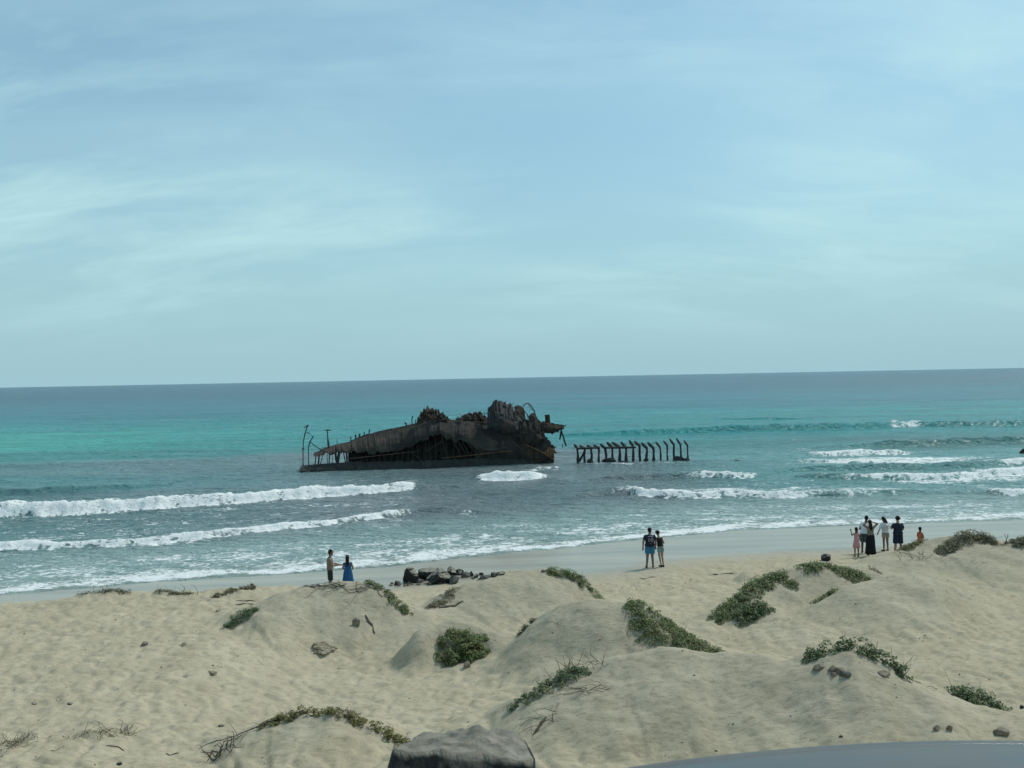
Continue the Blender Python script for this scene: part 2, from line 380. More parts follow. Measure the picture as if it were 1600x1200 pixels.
def height(x, y, fine=True):
    x = np.asarray(x, float); y = np.asarray(y, float)
    s = yw(x)-y; zb = base(x, y); da = dune_add(x, y, zb)
    z = zb + da
    dryk = sstep(5, 11, s)
    on = sstep(.12, .6, da)
    z = z + dryk*(.05*fbm(x*.7, y*.7, 3, 3) + on*.19*fbm(x*.55, y*.75, 44, 4))
    if fine:
        z = z + dryk*(.055*fbm(x*2.1, y*2.9, 11, 4, .6)*(1-.35*on)) + dryk*.022*np.abs(fbm(x*4.1, y*5.2, 17, 2))*(1-.5*on)
        ft = np.clip(.30-np.abs(fbm(x*1.7, y*1.7, 71, 2)), 0, .3)           # trampled troughs
        z = z - dryk*.22*ft*(1-on)
        z = z + on*.042*fbm(x*1.6+y*.8, y*3.2-x*.7, 52, 4, .6)
    z = z + (1-dryk)*.012*fbm(x*.6, y*.6, 15, 2)
    return z, da, s
def hz(x, y): return float(height(np.array([x]), np.array([y]))[0][0])
# ------------------------------------------------------------------ the beach sheet
ys = list(np.arange(-14, 9.6, .3)); y = 9.6
while y < 49: ys.append(y); y += max(.035, .0034*y)
while y < 75: ys.append(y); y += 1.0
ys = np.array(ys); u = np.linspace(-1, 1, 660)
Y, Ug = np.meshgrid(ys, u, indexing='ij'); X = Ug*(.80*np.abs(Y)+5.5)
Z, DA, S = height(X, Y)
me = mesh_np('beach', np.stack([X, Y, Z], -1).reshape(-1, 3), grid_faces(len(ys), len(u)))
wv = sstep(10.8, 8.0, 0*S) if False else 1-sstep(5.5, 10.8, S+.9*fbm(X*.12, Y*.12, 8, 3)*2)
wv = np.where(X < -4, 1-sstep(5.2, 7.2, S), wv)*.0 + (1-sstep(-6, 2, X))*(1-sstep(5.0, 7.0, S)) + sstep(-6, 2, X)*wv
a = me.attributes.new('wet', 'FLOAT', 'POINT'); a.data.foreach_set('value', wv.ravel().astype(np.float32))
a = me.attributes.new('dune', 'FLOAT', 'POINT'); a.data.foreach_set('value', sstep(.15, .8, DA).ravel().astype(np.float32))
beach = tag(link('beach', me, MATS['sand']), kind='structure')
def hit(px, py):
    r = ray(px, py); d = np.arange(8, 60, .02); k = d/r[1]
    zz = CAMZ+r[2]*k; h = height(r[0]*k, d)[0]; i = np.nonzero(zz < h)[0]
    if not len(i): return G(px, py, 1.0)
    i = i[0]; return np.array([r[0]*k[i], d[i], h[i]])
def ground(x, y): return hz(x, y)

# ------------------------------------------------------------------ the sea sheet
ys = []; y = 29.0
while y < 240: ys.append(y); y += max(.11, .0034*y)
while y < 16000: ys.append(y); y *= 1.03
ys = np.array(ys); u = np.linspace(-1, 1, 640)
Y, Ug = np.meshgrid(ys, u, indexing='ij'); X = Ug*(.82*Y+10)
S = yw(X)-Y; off = -S                                        # metres out from the swash edge
calm = sstep(0, 12, off); near = 1-sstep(200, 420, Y)
Z = calm*near*(.13*fbm(X*.10+3, Y*.22, 61, 3) + .16*fbm(X*.035, Y*.11, 62, 2) + .10*fbm(X*.40, Y*.8, 63, 4, .6) + .05*fbm(X*1.1, Y*1.9, 64, 2))
Z += .022*sstep(-1, 3, off)
FO = np.zeros_like(X)
BR = [  # crest line: (px, py, wave height, foam) along the foot of the wave face, then: foam length behind the crest, width of the wave back, skew
  ([(-300, 826, .8, 1), (0, 809, .85, 1), (100, 805, .85, 1), (200, 799, .8, 1), (300, 792, .75, 1), (400, 785, .72, 1), (500, 778, .7, 1), (560, 774, .66, 1), (620, 769, .6, 1), (640, 767, .5, .9), (652, 766, .4, 0), (700, 764, .25, 0), (760, 762, .0, 0)], 1.5, 4.0),
  ([(-300, 872, .35, 1), (0, 860, .30, .9), (100, 856, .30, .9), (200, 850, .30, .95), (300, 845, .30, .95), (400, 836, .30, .95), (500, 824, .30, .95), (600, 811, .36, .8), (640, 805, .34, .6), (655, 803, .34, 0), (700, 803, .3, 0), (760, 803, .2, 0), (820, 806, 0, 0)], .45, 2.0),
  ([(735, 749, .0, 0), (752, 750, .45, .9), (790, 751, .75, 1), (830, 750, .75, 1), (843, 748, .5, .9), (865, 745, 0, 0)], 1.6, 2.5),
  ([(820, 736, 0, 0), (840, 735, .25, .8), (870, 733, .25, .8), (880, 733, 0, 0)], .8, 1.5),
  ([(870, 778, .0, 0), (940, 773, .4, 0), (985, 772, .5, .5), (1000, 775, .6, 1), (1040, 778, .6, 1), (1090, 778, .5, .9), (1160, 776, .45, .75), (1240, 776, .4, .75), (1320, 775, .4, .6), (1400, 772, .35, .35), (1480, 770, .2, .0), (1540, 770, .2, .4), (1570, 773, .4, 1), (1640, 776, .5, 1), (1800, 776, .5, 1)], 2.2, 3.0),
  ([(900, 752, 0, 0), (980, 750, .4, 0), (1060, 748, .45, .1), (1110, 748, .5, .7), (1150, 748, .55, 1), (1175, 746, .4, .8), (1200, 745, .1, 0)], 1.8, 2.6),
  ([(1230, 744, .0, 0), (1290, 748, .35, .45), (1380, 750, .4, .8), (1480, 749, .4, .8), (1560, 745, .45, .95), (1640, 741, .5, 1), (1800, 738, .5, 1)], 2.6, 3.4),
  ([(1200, 738, 0, 0), (1300, 737, .55, .05), (1400, 735, .6, .1), (1500, 734, .55, .0), (1570, 729, .45, .3), (1582, 727, .5, 1), (1680, 724, .5, 1)], 2.0, 3.6),
  ([(1270, 722, .15, .5), (1340, 726, .3, .85), (1420, 728, .3, .9), (1480, 727, .3, .85), (1530, 725, .2, .4), (1560, 725, 0, 0)], 6.5, 3.4),
  ([(1265, 712, .0, .2), (1290, 712, .35, .85), (1350, 711, .5, .85), (1410, 709, .4, .75), (1430, 709, .1, .2)], 3.4, 3.4),
  ([(880, 682, .3, 0), (1000, 678, .7, .0), (1150, 674, .9, .0), (1300, 672, 1.0, .0), (1385, 668, .9, .0), (1402, 667, .9, .55), (1436, 666, .9, .6), (1452, 666, .8, .0), (1600, 666, .9, .0), (1800, 664, .8, 0)], 2.5, 7.0),
  ([(1100, 655, .0, 0), (1190, 655, .4, .0), (1200, 655, .4, .35), (1208, 655, .4, .35), (1220, 655, .4, 0), (1300, 655, 0, 0)], .8, 5.0),
  ([(1250, 700, .0, 0), (1400, 698, .7, 0), (1520, 695, .9, .0), (1640, 692, .9, 0), (1800, 690, .9, 0)], 2.5, 6.0),
  ([(-300, 775, .5, 0), (0, 772, .5, 0), (100, 768, .45, 0), (200, 762, .3, 0), (260, 758, .1, 0)], 2.5, 4.0),
  ([(1040, 842, 0, 0), (1100, 833, .12, .35), (1200, 828, .12, .2), (1320, 826, 0, 0)], .8, 1.6),
  ([(470, 738, .0, 0), (500, 741, .0, .1), (560, 742, .0, .2), (700, 740, .0, .32), (800, 737, .0, .25), (860, 731, 0, .3), (880, 729, 0, 0)], .8, 2.0),
  ([(885, 728, 0, 0), (905, 727, .05, .4), (980, 726, .05, .45), (1060, 725, .05, .45), (1085, 724, 0, .3), (1100, 724, 0, 0)], 1.0, 2.0),
]
def smooth_interp(x, xp, fp): return np.interp(x, xp, fp)
NR = int(np.searchsorted(ys, 240))
LUMP = fbm(X[:NR]*1.4, Y[:NR]*1.4, 97, 3); LUMP2 = fbm(X[:NR]*3.2, Y[:NR]*3.2, 98, 2); PATCH = fbm(X[:NR]*.22, Y[:NR]*.5, 99, 3)
for pts, fl, wb in BR:
    W = np.array([np.r_[G(a_, b_, .05)[:2], c_, d_] for a_, b_, c_, d_ in pts])
    W = W[np.argsort(W[:, 0])]
    i0, i1 = np.searchsorted(ys, [W[:, 1].min()-2.5, min(238, W[:, 1].max()+fl*8+wb*3)])
    sl_ = slice(i0, min(i1, NR)); x = X[sl_]; y = Y[sl_]; lump = LUMP[sl_]; fine = LUMP2[sl_]; xr = x[-1] if False else x
    A = np.interp(x, W[:, 0], W[:, 2], None if pts[0][0] < 0 else 0, None if pts[-1][0] > 1640 else 0)
    Fm = np.interp(x, W[:, 0], W[:, 3], None if pts[0][0] < 0 else 0, None if pts[-1][0] > 1640 else 0)
    yl = np.interp(x, W[:, 0], W[:, 1]) + .7*fbm(x*.16, x*0+len(pts), 91, 2) + .25*pn(x*.9, x*0+.5, 93)
    q = y-yl
    A = A*(1+.35*fbm(x*.4, y*.05, 94, 2)); Fm = Fm*np.clip(1+.35*PATCH[sl_], 0, 1.15)
    front = .95*np.maximum(A, .12)+.2
    hgt = np.where(q < front, sstep(0, 1, np.clip(q/front, 0, 1)), np.exp(-np.clip((q-front)/wb, 0, 20)**1.3))*A
    ex = 1.4*fl*np.clip(1+1.1*PATCH[sl_]+.5*lump, .2, 3)
    f = sstep(-.7, .45, q+.8*lump+.4*fine+.5*PATCH[sl_])*np.where(q < front+.2, 1.0, np.clip(1-(q-front-.1)/ex, 0, 1)**1.2)*Fm
    Z[sl_] += hgt*calm[sl_] + f*(.30*np.maximum(A, .2)*(lump+.5*fine))
    fo = np.clip(f*(1.02+.5*lump+.35*fine), np.minimum(f, .82), 1.1)
    tr = np.where(q > front, np.exp(-np.clip(q-front, 0, 60)/(2.5+fl*2.0)), 0)*Fm*(.50+.25*PATCH[sl_])
    FO[sl_] = np.maximum(FO[sl_], np.maximum(fo, tr))
# broad spent foam lying over the shallow bar on the right
for px_, py_, hx, hy, v_ in ((1400, 719, 11, 3.4, .85), (1345, 709, 6.5, 2.6, .8), (1480, 724, 5, 2.0, .7), (1500, 751, 9, 2.2, .62), (1150, 768, 8, 2.4, .55), (1300, 772, 9, 2.0, .5)):
    c_ = G(px_, py_, 0); e_ = ((X[:NR]-c_[0])/hx)**2 + ((Y[:NR]-c_[1]-.12*(X[:NR]-c_[0]))/hy)**2
    FO[:NR] = np.maximum(FO[:NR], v_*np.exp(-e_**1.5)*(1+.35*PATCH+.25*LUMP))
# swash and lace along the beach
xl = np.interp(X, [-30, -18, 0, 6, 12, 40], [1.0, 1.0, .95, .95, .95, .95])
edge = off + .55*fbm(X*.25, Y*.02, 33, 3) + .3*fbm(X*.9, Y*.3, 34, 2)
wid = 2.9+2.4*fbm(X*.1, Y*.02, 38, 3)
sw = sstep(-.1, .5, edge)*(1-sstep(.3, 1, edge/np.maximum(wid, .5)))*xl
ls = sstep(0, 1.0, edge)*(1-sstep(3.5, 11.5, edge+2.2*fbm(X*.12, Y*.3, 35, 3)))*.47*xl
FO = np.maximum(FO, np.maximum(sw*(.80+.45*fbm(X*.7, Y*1.2, 39, 3)), ls*(1+.5*fbm(X*.2, Y*.6, 40, 2))))
# second lace sheet on the right, and a thin one over the reef shallows
ls2 = sstep(12, 15, off)*(1-sstep(17, 22, off))*sstep(8, 16, X)*.34
mid = sstep(7, 10, off)*(1-sstep(20, 28, off))*(1-sstep(-16, 4, X))*.38
FO = np.maximum(FO, np.maximum(ls2, mid)*(.75+.6*fbm(X*.08, Y*.2, 36, 3)))
Z += .06*np.clip(sw, 0, 1)*np.clip(.6+fbm(X*1.1, Y*1.1, 37, 3), 0, 2)
# water body colour: deep ocean, turquoise sand flats, dark reef, sandy shallows
def C(*c): return np.array(c, float)
deep, blue, turq, bright = C(.022, .095, .140), C(.018, .165, .215), C(.022, .265, .265), C(.040, .375, .310)
reef, shal, green, sandy = C(.175, .212, .220), C(.285, .400, .375), C(.045, .235, .230), C(.32, .38, .33)
wn = fbm(X*.012, Y*.03, 81, 4); wn2 = fbm(X*.05, Y*.12, 82, 4)
r = 11123/np.maximum(Y, 1)*(1+.10*wn)                         # a simple monotone measure of distance
def mix(a_, b_, k): return a_*(1-k[..., None]) + b_*k[..., None]
Cc = np.broadcast_to(deep, X.shape+(3,)).copy()
Cc = mix(Cc, blue, sstep(14, 40, r)); Cc = mix(Cc, turq, sstep(42, 66, r+4*wn2))
lf = 1-sstep(-70, -8, X/np.maximum(Y, 1)*100)                 # the sand flat lies to the left of the wreck
Cc = mix(Cc, bright, sstep(62, 82, r+5*wn2)*lf*.9)
Cc = mix(Cc, green, sstep(92, 112, r)*(1-lf*.2))
rf = sstep(106, 118, r+6*wn2-9*lf)*(1-sstep(10, 26, X+4*wn2))      # reef round the wreck
Cc = mix(Cc, reef, np.clip(rf*(.85-.30*lf+.35*wn2), 0, 1))
Cc = mix(Cc, C(.07, .24, .24), sstep(138, 146, r)*(1-sstep(160, 176, r))*lf*.9)
rr = sstep(112, 128, r)*sstep(10, 26, X+4*wn2)
Cc = mix(Cc, C(.125, .310, .295), rr*.85)
Cc = mix(Cc, shal, np.clip((1-sstep(6, 15+4*wn, off+3*wn2)), 0, 1))
Cc = mix(Cc, sandy, (1-sstep(.3, 3.5, off))*.8)
wn3 = fbm(X*.012, Y*.10, 83, 3)*.6 + fbm(X*.03, Y*.33, 84, 3)*.6  # long light and dark streaks painted into the colour as swell lines
Cc *= (1+.18*np.clip(wn2, -1, 1)+.42*np.clip(wn3, -.8, .8)*sstep(8, 40, off))[..., None]
me = mesh_np('sea', np.stack([X, Y, Z], -1).reshape(-1, 3), grid_faces(len(ys), len(u)))
a = me.attributes.new('foam', 'FLOAT', 'POINT'); a.data.foreach_set('value', FO.ravel().astype(np.float32))
a = me.attributes.new('body', 'FLOAT_COLOR', 'POINT'); a.data.foreach_set('color', np.concatenate([np.clip(Cc, 0, 1), np.ones(X.shape+(1,))], -1).ravel().astype(np.float32))
tag(link('sea', me, MATS['sea']), kind='structure')
# ------------------------------------------------------------------ the wreck
def DW(px): return 79.0 + (px-520)/340*3.0
rng = random.Random(11)
def jag(n, amp, seed):
    r = np.random.RandomState(seed); a = r.rand(n)-.5; b_ = np.repeat(r.rand(n//3+1)-.5, 3)[:n]
    return (a*.5+b_*1.0)*amp
def plate(name, top, bot, o_top, o_bot, mat, parent, bulge=0., jt=0., jb=0., je=0., holes=0., thick=.10, seed=1, step=2.0, rows=12, dent=.12):
    """a torn steel plate hung between a top and a bottom edge (photo pixels), o_* = metres behind the wreck's near face"""
    top = np.array(top, float); bot = np.array(bot, float)
    n = max(4, int((max(top[-1, 0]-top[0, 0], bot[-1, 0]-bot[0, 0]))/step)+1)
    def res(p, m):
        l = np.r_[0, np.cumsum(np.hypot(*np.diff(p, axis=0).T))]; q = np.linspace(0, l[-1], m)
        return np.stack([np.interp(q, l, p[:, 0]), np.interp(q, l, p[:, 1])], -1)
    T = res(top, n); B = res(bot, n)
    T[:, 1] += jag(n, jt*(2.2 if 'torn' in name or 'stern' in name or 'funnel' in name else 1.2), seed); B[:, 1] += jag(n, jb*1.5, seed+5)
    r_ = np.random.RandomState(seed+9)
    ot = np.interp(np.linspace(0, 1, n), np.linspace(0, 1, len(np.atleast_1d(o_top))), np.atleast_1d(o_top)) if np.ndim(o_top) else np.full(n, o_top)
    ob = np.interp(np.linspace(0, 1, n), np.linspace(0, 1, len(np.atleast_1d(o_bot))), np.atleast_1d(o_bot)) if np.ndim(o_bot) else np.full(n, o_bot)
    K = np.linspace(0, 1, rows)[:, None]
    QX = T[None, :, 0]*(1-K)+B[None, :, 0]*K; QY = T[None, :, 1]*(1-K)+B[None, :, 1]*K
    D = DW(QX) + ot[None]*(1-K)+ob[None]*K - bulge*np.sin(math.pi*K) + dent*fbm(QX*.11, QY*.16, seed, 4, .6)*2
    if je: QX[:, 0] += (r_.rand(rows)-.5)*je; QX[:, -1] += (r_.rand(rows)-.5)*je
    RV = _R[None, None]*((QX-800)/FPX)[..., None] - _U[None, None]*((QY-600)/FPX)[..., None] + _F[None, None]
    V = RV*(D/RV[..., 1])[..., None] + np.array([0, 0, CAMZ])
    F = grid_faces(rows, n)
    if holes:
        ii, jj = np.divmod(np.arange(len(F)), n-1)
        hn = fbm(jj*.23+seed, ii*.35, seed+3, 3)
        F = F[hn < (1-holes)*.55]
    v = V.reshape(-1, 3); nv = len(v)
    # give the plate its thickness
    edge = {}
    for f in F:
        for a_, c_ in zip(f, np.roll(f, -1)):
            e = (min(a_, c_), max(a_, c_)); edge.setdefault(e, []).append((a_, c_))
    side = [(c_, a_, a_+nv, c_+nv) for l in edge.values() if len(l) == 1 for a_, c_ in l]
    back = v + np.array([0, thick, 0])
    allf = np.concatenate([F[:, ::-1], F+nv] + ([np.array(side)[:, ::-1]] if side else []))
    me_ = mesh_np(name, np.concatenate([v, back]), allf, smooth=False)
    o = link(name, me_, MATS[mat])
    o.parent = parent; o.matrix_parent_inverse = parent.matrix_world.inverted()
    return o
def bar(name, pts, r, mat, parent, off=0., n=5):
    m_ = MB(); r = [x*.0653 for x in r] if hasattr(r, '__len__') else r*.0653
    m_.tube([P(q[0], q[1], DW(q[0])+(q[2] if len(q) > 2 else off)) for q in pts], r, n)
    return m_.build(name, MATS[mat], parent)
c0 = G(670, 733, 0)
wreck = empty('shipwreck', (c0[0], c0[1]+2, 0))
tag(wreck, 'broken rusty hull of a large shipwreck lying in the shallows', 'shipwreck')
# long upper shell, humped in the middle
plate('hull_plate', [(490, 708), (512, 698), (545, 690), (560, 683), (575, 678), (600, 672), (625, 667), (650, 661), (672, 655), (688, 654)],
      [(490, 713), (505, 709), (520, 709), (545, 706), (575, 708), (600, 707), (625, 703), (645, 697), (665, 686), (688, 677)], 2.2, .2, 'rust_hull', wreck, .5, .7, 3.0, seed=3, rows=14, dent=.06)
plate('hull_plate', [(687, 654), (700, 655), (720, 657), (745, 660), (765, 665), (790, 673), (806, 681)],
      [(687, 677), (697, 685), (712, 690), (722, 689), (735, 695), (748, 702), (765, 706), (806, 707)], 2.2, .1, 'rust_hull', wreck, .6, .7, 3.5, seed=4, rows=14, dent=.07)
plate('hull_plate', [(742, 668), (770, 672), (800, 680), (825, 693), (845, 702), (864, 712)],
      [(742, 738), (770, 738), (800, 737), (825, 736), (845, 735), (862, 733)], [1.2, .9, .5], [.6, .5, .8], 'rust_dark', wreck, .7, 1.0, 0, seed=6, rows=16, holes=.06, dent=.06)
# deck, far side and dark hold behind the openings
plate('deck_plate', [(546, 690), (575, 679), (600, 673), (650, 662), (672, 656), (700, 656), (745, 661), (790, 674), (850, 700)],
      [(546, 691), (575, 680), (600, 674), (650, 663), (672, 657), (700, 657), (745, 662), (790, 675), (850, 701)], 6.0, 2.1, 'rust_dark', wreck, 0, 1.0, 0, seed=8, rows=6, dent=.05)
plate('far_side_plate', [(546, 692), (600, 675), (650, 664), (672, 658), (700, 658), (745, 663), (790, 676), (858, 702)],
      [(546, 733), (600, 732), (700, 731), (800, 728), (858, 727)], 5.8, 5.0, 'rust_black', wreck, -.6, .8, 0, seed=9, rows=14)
plate('cavity_fill_plate', [(556, 702), (600, 701), (640, 694), (670, 682), (690, 676), (712, 686), (744, 698)], [(556, 738), (600, 738), (690, 738), (744, 738)], 1.9, 1.2, 'rust_dark', wreck, -.3, 2, 0, seed=15, rows=12, holes=.12, dent=.2)  # added plate that makes the cavity shallow so it catches light
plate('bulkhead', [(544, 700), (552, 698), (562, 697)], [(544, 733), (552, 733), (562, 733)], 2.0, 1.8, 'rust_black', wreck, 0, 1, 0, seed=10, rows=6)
plate('keel_strake', [(469, 729), (485, 727), (500, 726), (520, 725), (545, 722), (600, 721), (660, 720), (720, 718), (800, 716), (863, 714)],
      [(469, 740), (500, 745), (545, 747), (600, 747), (700, 745), (800, 742), (863, 738)], .1, -.4, 'rust_black', wreck, .2, 2.0, 0, seed=12, rows=6)
plate('keel_strake', [(470, 727), (500, 725), (545, 722), (560, 721)], [(470, 729), (500, 727.5), (545, 725), (560, 724)], 3.2, .1, 'rust_black', wreck, 0, .3, .3, seed=13, rows=4, dent=.02)
plate('hull_plate', [(500, 701), (520, 696), (546, 691)], [(500, 702), (520, 697), (546, 692)], 4.5, 2.0, 'rust_dark', wreck, 0, .5, .5, seed=14, rows=4, dent=.02)
# hull frames, each a bar of its own
for x0, x1, yt, yb, r in ((494, 492, 710, 729, .9), (499, 497, 709, 728, 1.3), (504, 500, 709, 727, .7), (511, 512, 708, 727, .6), (515, 514, 707, 727, 1.0), (519, 519, 706, 726, .5),
                          (524, 527, 706, 726, 1.9), (530, 527, 705, 726, 2.4), (536, 540, 704, 726, .9), (541, 542, 704, 726, 1.6)):
    bar('frame', [(x0, yt, .5), ((x0+x1)/2+rng.uniform(-1, 1), (yt+yb)/2, .3), (x1, yb, .2)], [r*.8, r, r*.9], 'rust_black', wreck)
for i, x0 in enumerate(range(556, 742, 9)):
    yt = np.interp(x0, [556, 600, 625, 645, 665, 688, 712, 742], [703, 702, 699, 693, 683, 674, 686, 696]); ln = rng.uniform(-5, 7)
    bar('frame', [(x0+ln, yt, 1.2), (x0+ln*.6, (yt*1.3+722*.7)/2, .7), (x0, 722, .25), (x0, 738, 0)], [.55, .7, .75, .7], 'rust_brown' if i % 3 else 'rust_dark', wreck)
for x0 in range(752, 846, 12):
    yt = np.interp(x0, [752, 800, 846], [706, 706, 712])
    bar('frame', [(x0+rng.uniform(-2, 2), yt, -.15), (x0, 720, -.25), (x0, 738, -.3)], .5, 'rust_brown', wreck)
for a_, c_ in (((708, 690), (720, 711)), ((716, 689), (728, 710)), ((722, 690), (733, 709)), ((729, 692), (744, 708)), ((690, 680), (697, 712)), ((665, 706), (690, 690)), ((640, 706), (655, 716)), ((735, 695), (752, 707)), ((612, 712), (628, 700))):
    bar('brace', [(*a_, .3), (*c_, -.1)], .7, 'rust_brown', wreck)
bar('stringer', [(545, 717, -.1), (600, 711, -.2), (656, 705, -.1)], .7, 'rust_brown', wreck)
bar('stringer', [(690, 716, -.2), (740, 711, -.3), (785, 706, -.25), (800, 705, -.2)], .9, 'rust_orange', wreck)
bar('stringer', [(800, 690, -.4), (815, 702, -.5), (818, 716, -.5)], .5, 'rust_brown', wreck)
bar('stringer', [(822, 695, -.5), (842, 704, -.6), (866, 718, -.5)], .7, 'rust_orange', wreck)
# heaps of torn plating along the top
plate('torn_plate', [(651, 659), (653, 650), (656, 652), (657, 643), (660, 645), (662, 637), (665, 640), (668, 634), (671, 639), (676, 636), (679, 643), (684, 640), (686, 646), (692, 645), (695, 652), (699, 650), (703, 657)], [(651, 661), (670, 660), (690, 660), (703, 660)], 2.7, 2.0, 'rust_brown', wreck, .05, 1.0, 0, seed=21, rows=9, step=.8, dent=.35)
plate('torn_plate', [(655, 656), (659, 646), (663, 648), (668, 638), (674, 643), (681, 640), (688, 649), (698, 654)], [(655, 660), (676, 660), (698, 660)], 4.6, 4.2, 'rust_dark', wreck, -.2, 1.5, 0, seed=22, rows=8, step=1.0, dent=.3)
plate('torn_plate', [(674, 636), (680, 643), (684, 640), (689, 648), (701, 654)], [(676, 650), (684, 655), (690, 653), (701, 659)], 1.9, 1.4, 'rust_hull', wreck, 0, 2, 3, seed=23, rows=6, step=1.0, dent=.25)
plate('torn_plate', [(710, 658), (714, 652), (718, 654), (724, 647), (728, 650), (733, 643), (738, 647), (743, 643), (747, 646), (750, 642), (755, 649), (762, 655)], [(710, 660), (730, 661), (762, 664)], 3.0, 2.1, 'rust_brown', wreck, .05, 1.0, 0, seed=24, rows=8, step=.8, dent=.35)
plate('torn_plate', [(716, 656), (726, 649), (735, 645), (744, 648), (750, 644), (764, 656)], [(716, 660), (740, 661), (764, 664)], 4.6, 4.4, 'rust_dark', wreck, -.2, 1.5, 0, seed=25, rows=6, step=1.0, dent=.3)
bar('bent_pipe', [(746, 652, 2.5), (750, 646, 2.5), (757, 645, 2.5), (764, 647, 2.5), (767, 651, 2.5)], .6, 'rust_dark', wreck)
bar('bent_pipe', [(752, 648, 3.2), (756, 653, 3.2), (764, 652, 3.2)], .5, 'rust_dark', wreck)
# tall ragged casing
plate('funnel_casing', [(761, 656), (762, 642), (766, 634), (771, 628), (774, 626), (779, 629), (786, 629), (794, 631), (798, 632), (803, 639), (809, 646), (814, 655), (818, 668)], [(761, 680), (780, 684), (800, 690), (820, 694)], 2.2, 1.3, 'rust_black', wreck, 1.3, 3.2, 0, seed=31, rows=16, step=1.2, dent=.2)
plate('funnel_casing', [(763, 652), (767, 634), (774, 628), (795, 633), (808, 648), (817, 668)], [(763, 682), (790, 686), (818, 694)], 4.6, 4.6, 'rust_black', wreck, -.9, 4, 0, seed=32, rows=12, step=1.5)
plate('torn_plate', [(770, 640), (776, 636), (782, 641)], [(768, 662), (776, 666), (784, 662)], 1.0, .7, 'rust_dark', wreck, .1, 3, 3, seed=33, rows=6, step=1.2)
m_ = MB(); bc = P(791, 667, DW(791)+.75); m_.ell(bc, (.75, .55, .85), 16, 10, Matrix.Rotation(.3, 3, 'Y')); m_.build('boiler_end', MATS['rust_brown'], wreck, True)
plate('torn_plate', [(802, 637), (807, 633), (813, 633), (818, 637), (820, 645)], [(806, 642), (810, 649), (815, 656), (818, 660), (823, 662)], 1.6, 1.2, 'rust_brown', wreck, .1, 1.0, 1.0, seed=34, rows=7, step=1.5)
bar('bent_pipe', [(817, 635, 1.6), (821, 631, 1.7), (825, 630, 1.8), (830, 634, 1.8), (834, 641, 1.6), (837, 650, 1.4), (841, 659, 1.2)], [.8, .9, 1.0, 1.0, .9, 1.1, 1.5], 'rust_brown', wreck)
bar('bent_pipe', [(826, 633, 2.2), (831, 640, 2.2), (836, 642, 2.2)], .5, 'rust_dark', wreck)
bar('bent_pipe', [(817, 639, 1.5), (823, 647, 1.4), (830, 656, 1.3)], .8, 'rust_brown', wreck)
plate('stern_plate', [(812, 660), (820, 655), (828, 652), (834, 649), (839, 655), (846, 660), (850, 668)], [(812, 692), (825, 696), (838, 698), (852, 698)], 1.2, .3, 'rust_brown', wreck, .6, 4, 2, seed=41, rows=12, step=1.5, dent=.25)
plate('stern_plate', [(816, 662), (834, 652), (850, 668)], [(816, 700), (834, 704), (856, 706)], 4.2, 4.2, 'rust_dark', wreck, -.4, 4, 0, seed=42, rows=10, step=1.6)
m_ = plate('stern_gallery', [(844, 658), (853, 661), (862, 662), (871, 665), (883, 665)], [(844, 677), (853, 677), (862, 678), (872, 675), (880, 668)], .9, .8, 'rust_dark', wreck, .3, 1.2, 2.0, seed=43, rows=8, step=1.5)
plate('stern_gallery', [(844, 658), (862, 662), (882, 665)], [(844, 676), (862, 677), (880, 669)], 2.9, 2.9, 'rust_dark', wreck, -.2, 1.2, 2, seed=44, rows=6, step=1.5)
plate('stern_gallery', [(844, 662), (862, 663), (881, 665)], [(844, 663), (862, 664), (881, 666)], 2.9, .9, 'rust_brown', wreck, 0, .2, .2, seed=45, rows=4, step=2, dent=.03)
bar('stump', [(856, 664, 1.6), (855.5, 655, 1.6), (855, 648, 1.6)], [4.8, 4.2, 4.2], 'rust_dark', wreck, n=9)
bar('railing_stub', [(872, 664, 1.0), (878, 664, 1.0), (884, 666, 1.0)], .8, 'rust_brown', wreck)
bar('hanging_strip', [(877, 671, .9), (876, 679, .9), (874.5, 687, .9)], [1.3, 1.6, 1.4], 'rust_black', wreck)
bar('hanging_strip', [(877, 673, .9), (880, 682, .9), (882, 690, .9), (884.5, 697, .9)], [1.2, 1.3, 1.7, 1.4], 'rust_black', wreck)
plate('stern_plate', [(836, 692), (846, 681), (853, 683), (859, 688), (862, 694), (867, 698), (865, 706)], [(836, 737), (846, 737), (856, 736), (864, 735), (864, 728)], .6, .2, 'rust_dark', wreck, .7, 3, 0, je=3, seed=47, rows=12, step=1.4, dent=.2)
plate('stern_plate', [(850, 702), (858, 699), (867, 700), (866, 708)], [(852, 714), (858, 717), (862, 720), (864, 716)], -.1, -.3, 'rust_orange', wreck, .2, 3, 4, seed=48, rows=6, step=1.3)
plate('stern_plate', [(838, 690), (858, 690), (865, 704)], [(838, 734), (858, 732), (864, 732)], 4.0, 4.0, 'rust_black', wreck, -.3, 2, 0, seed=49, rows=8, step=2)
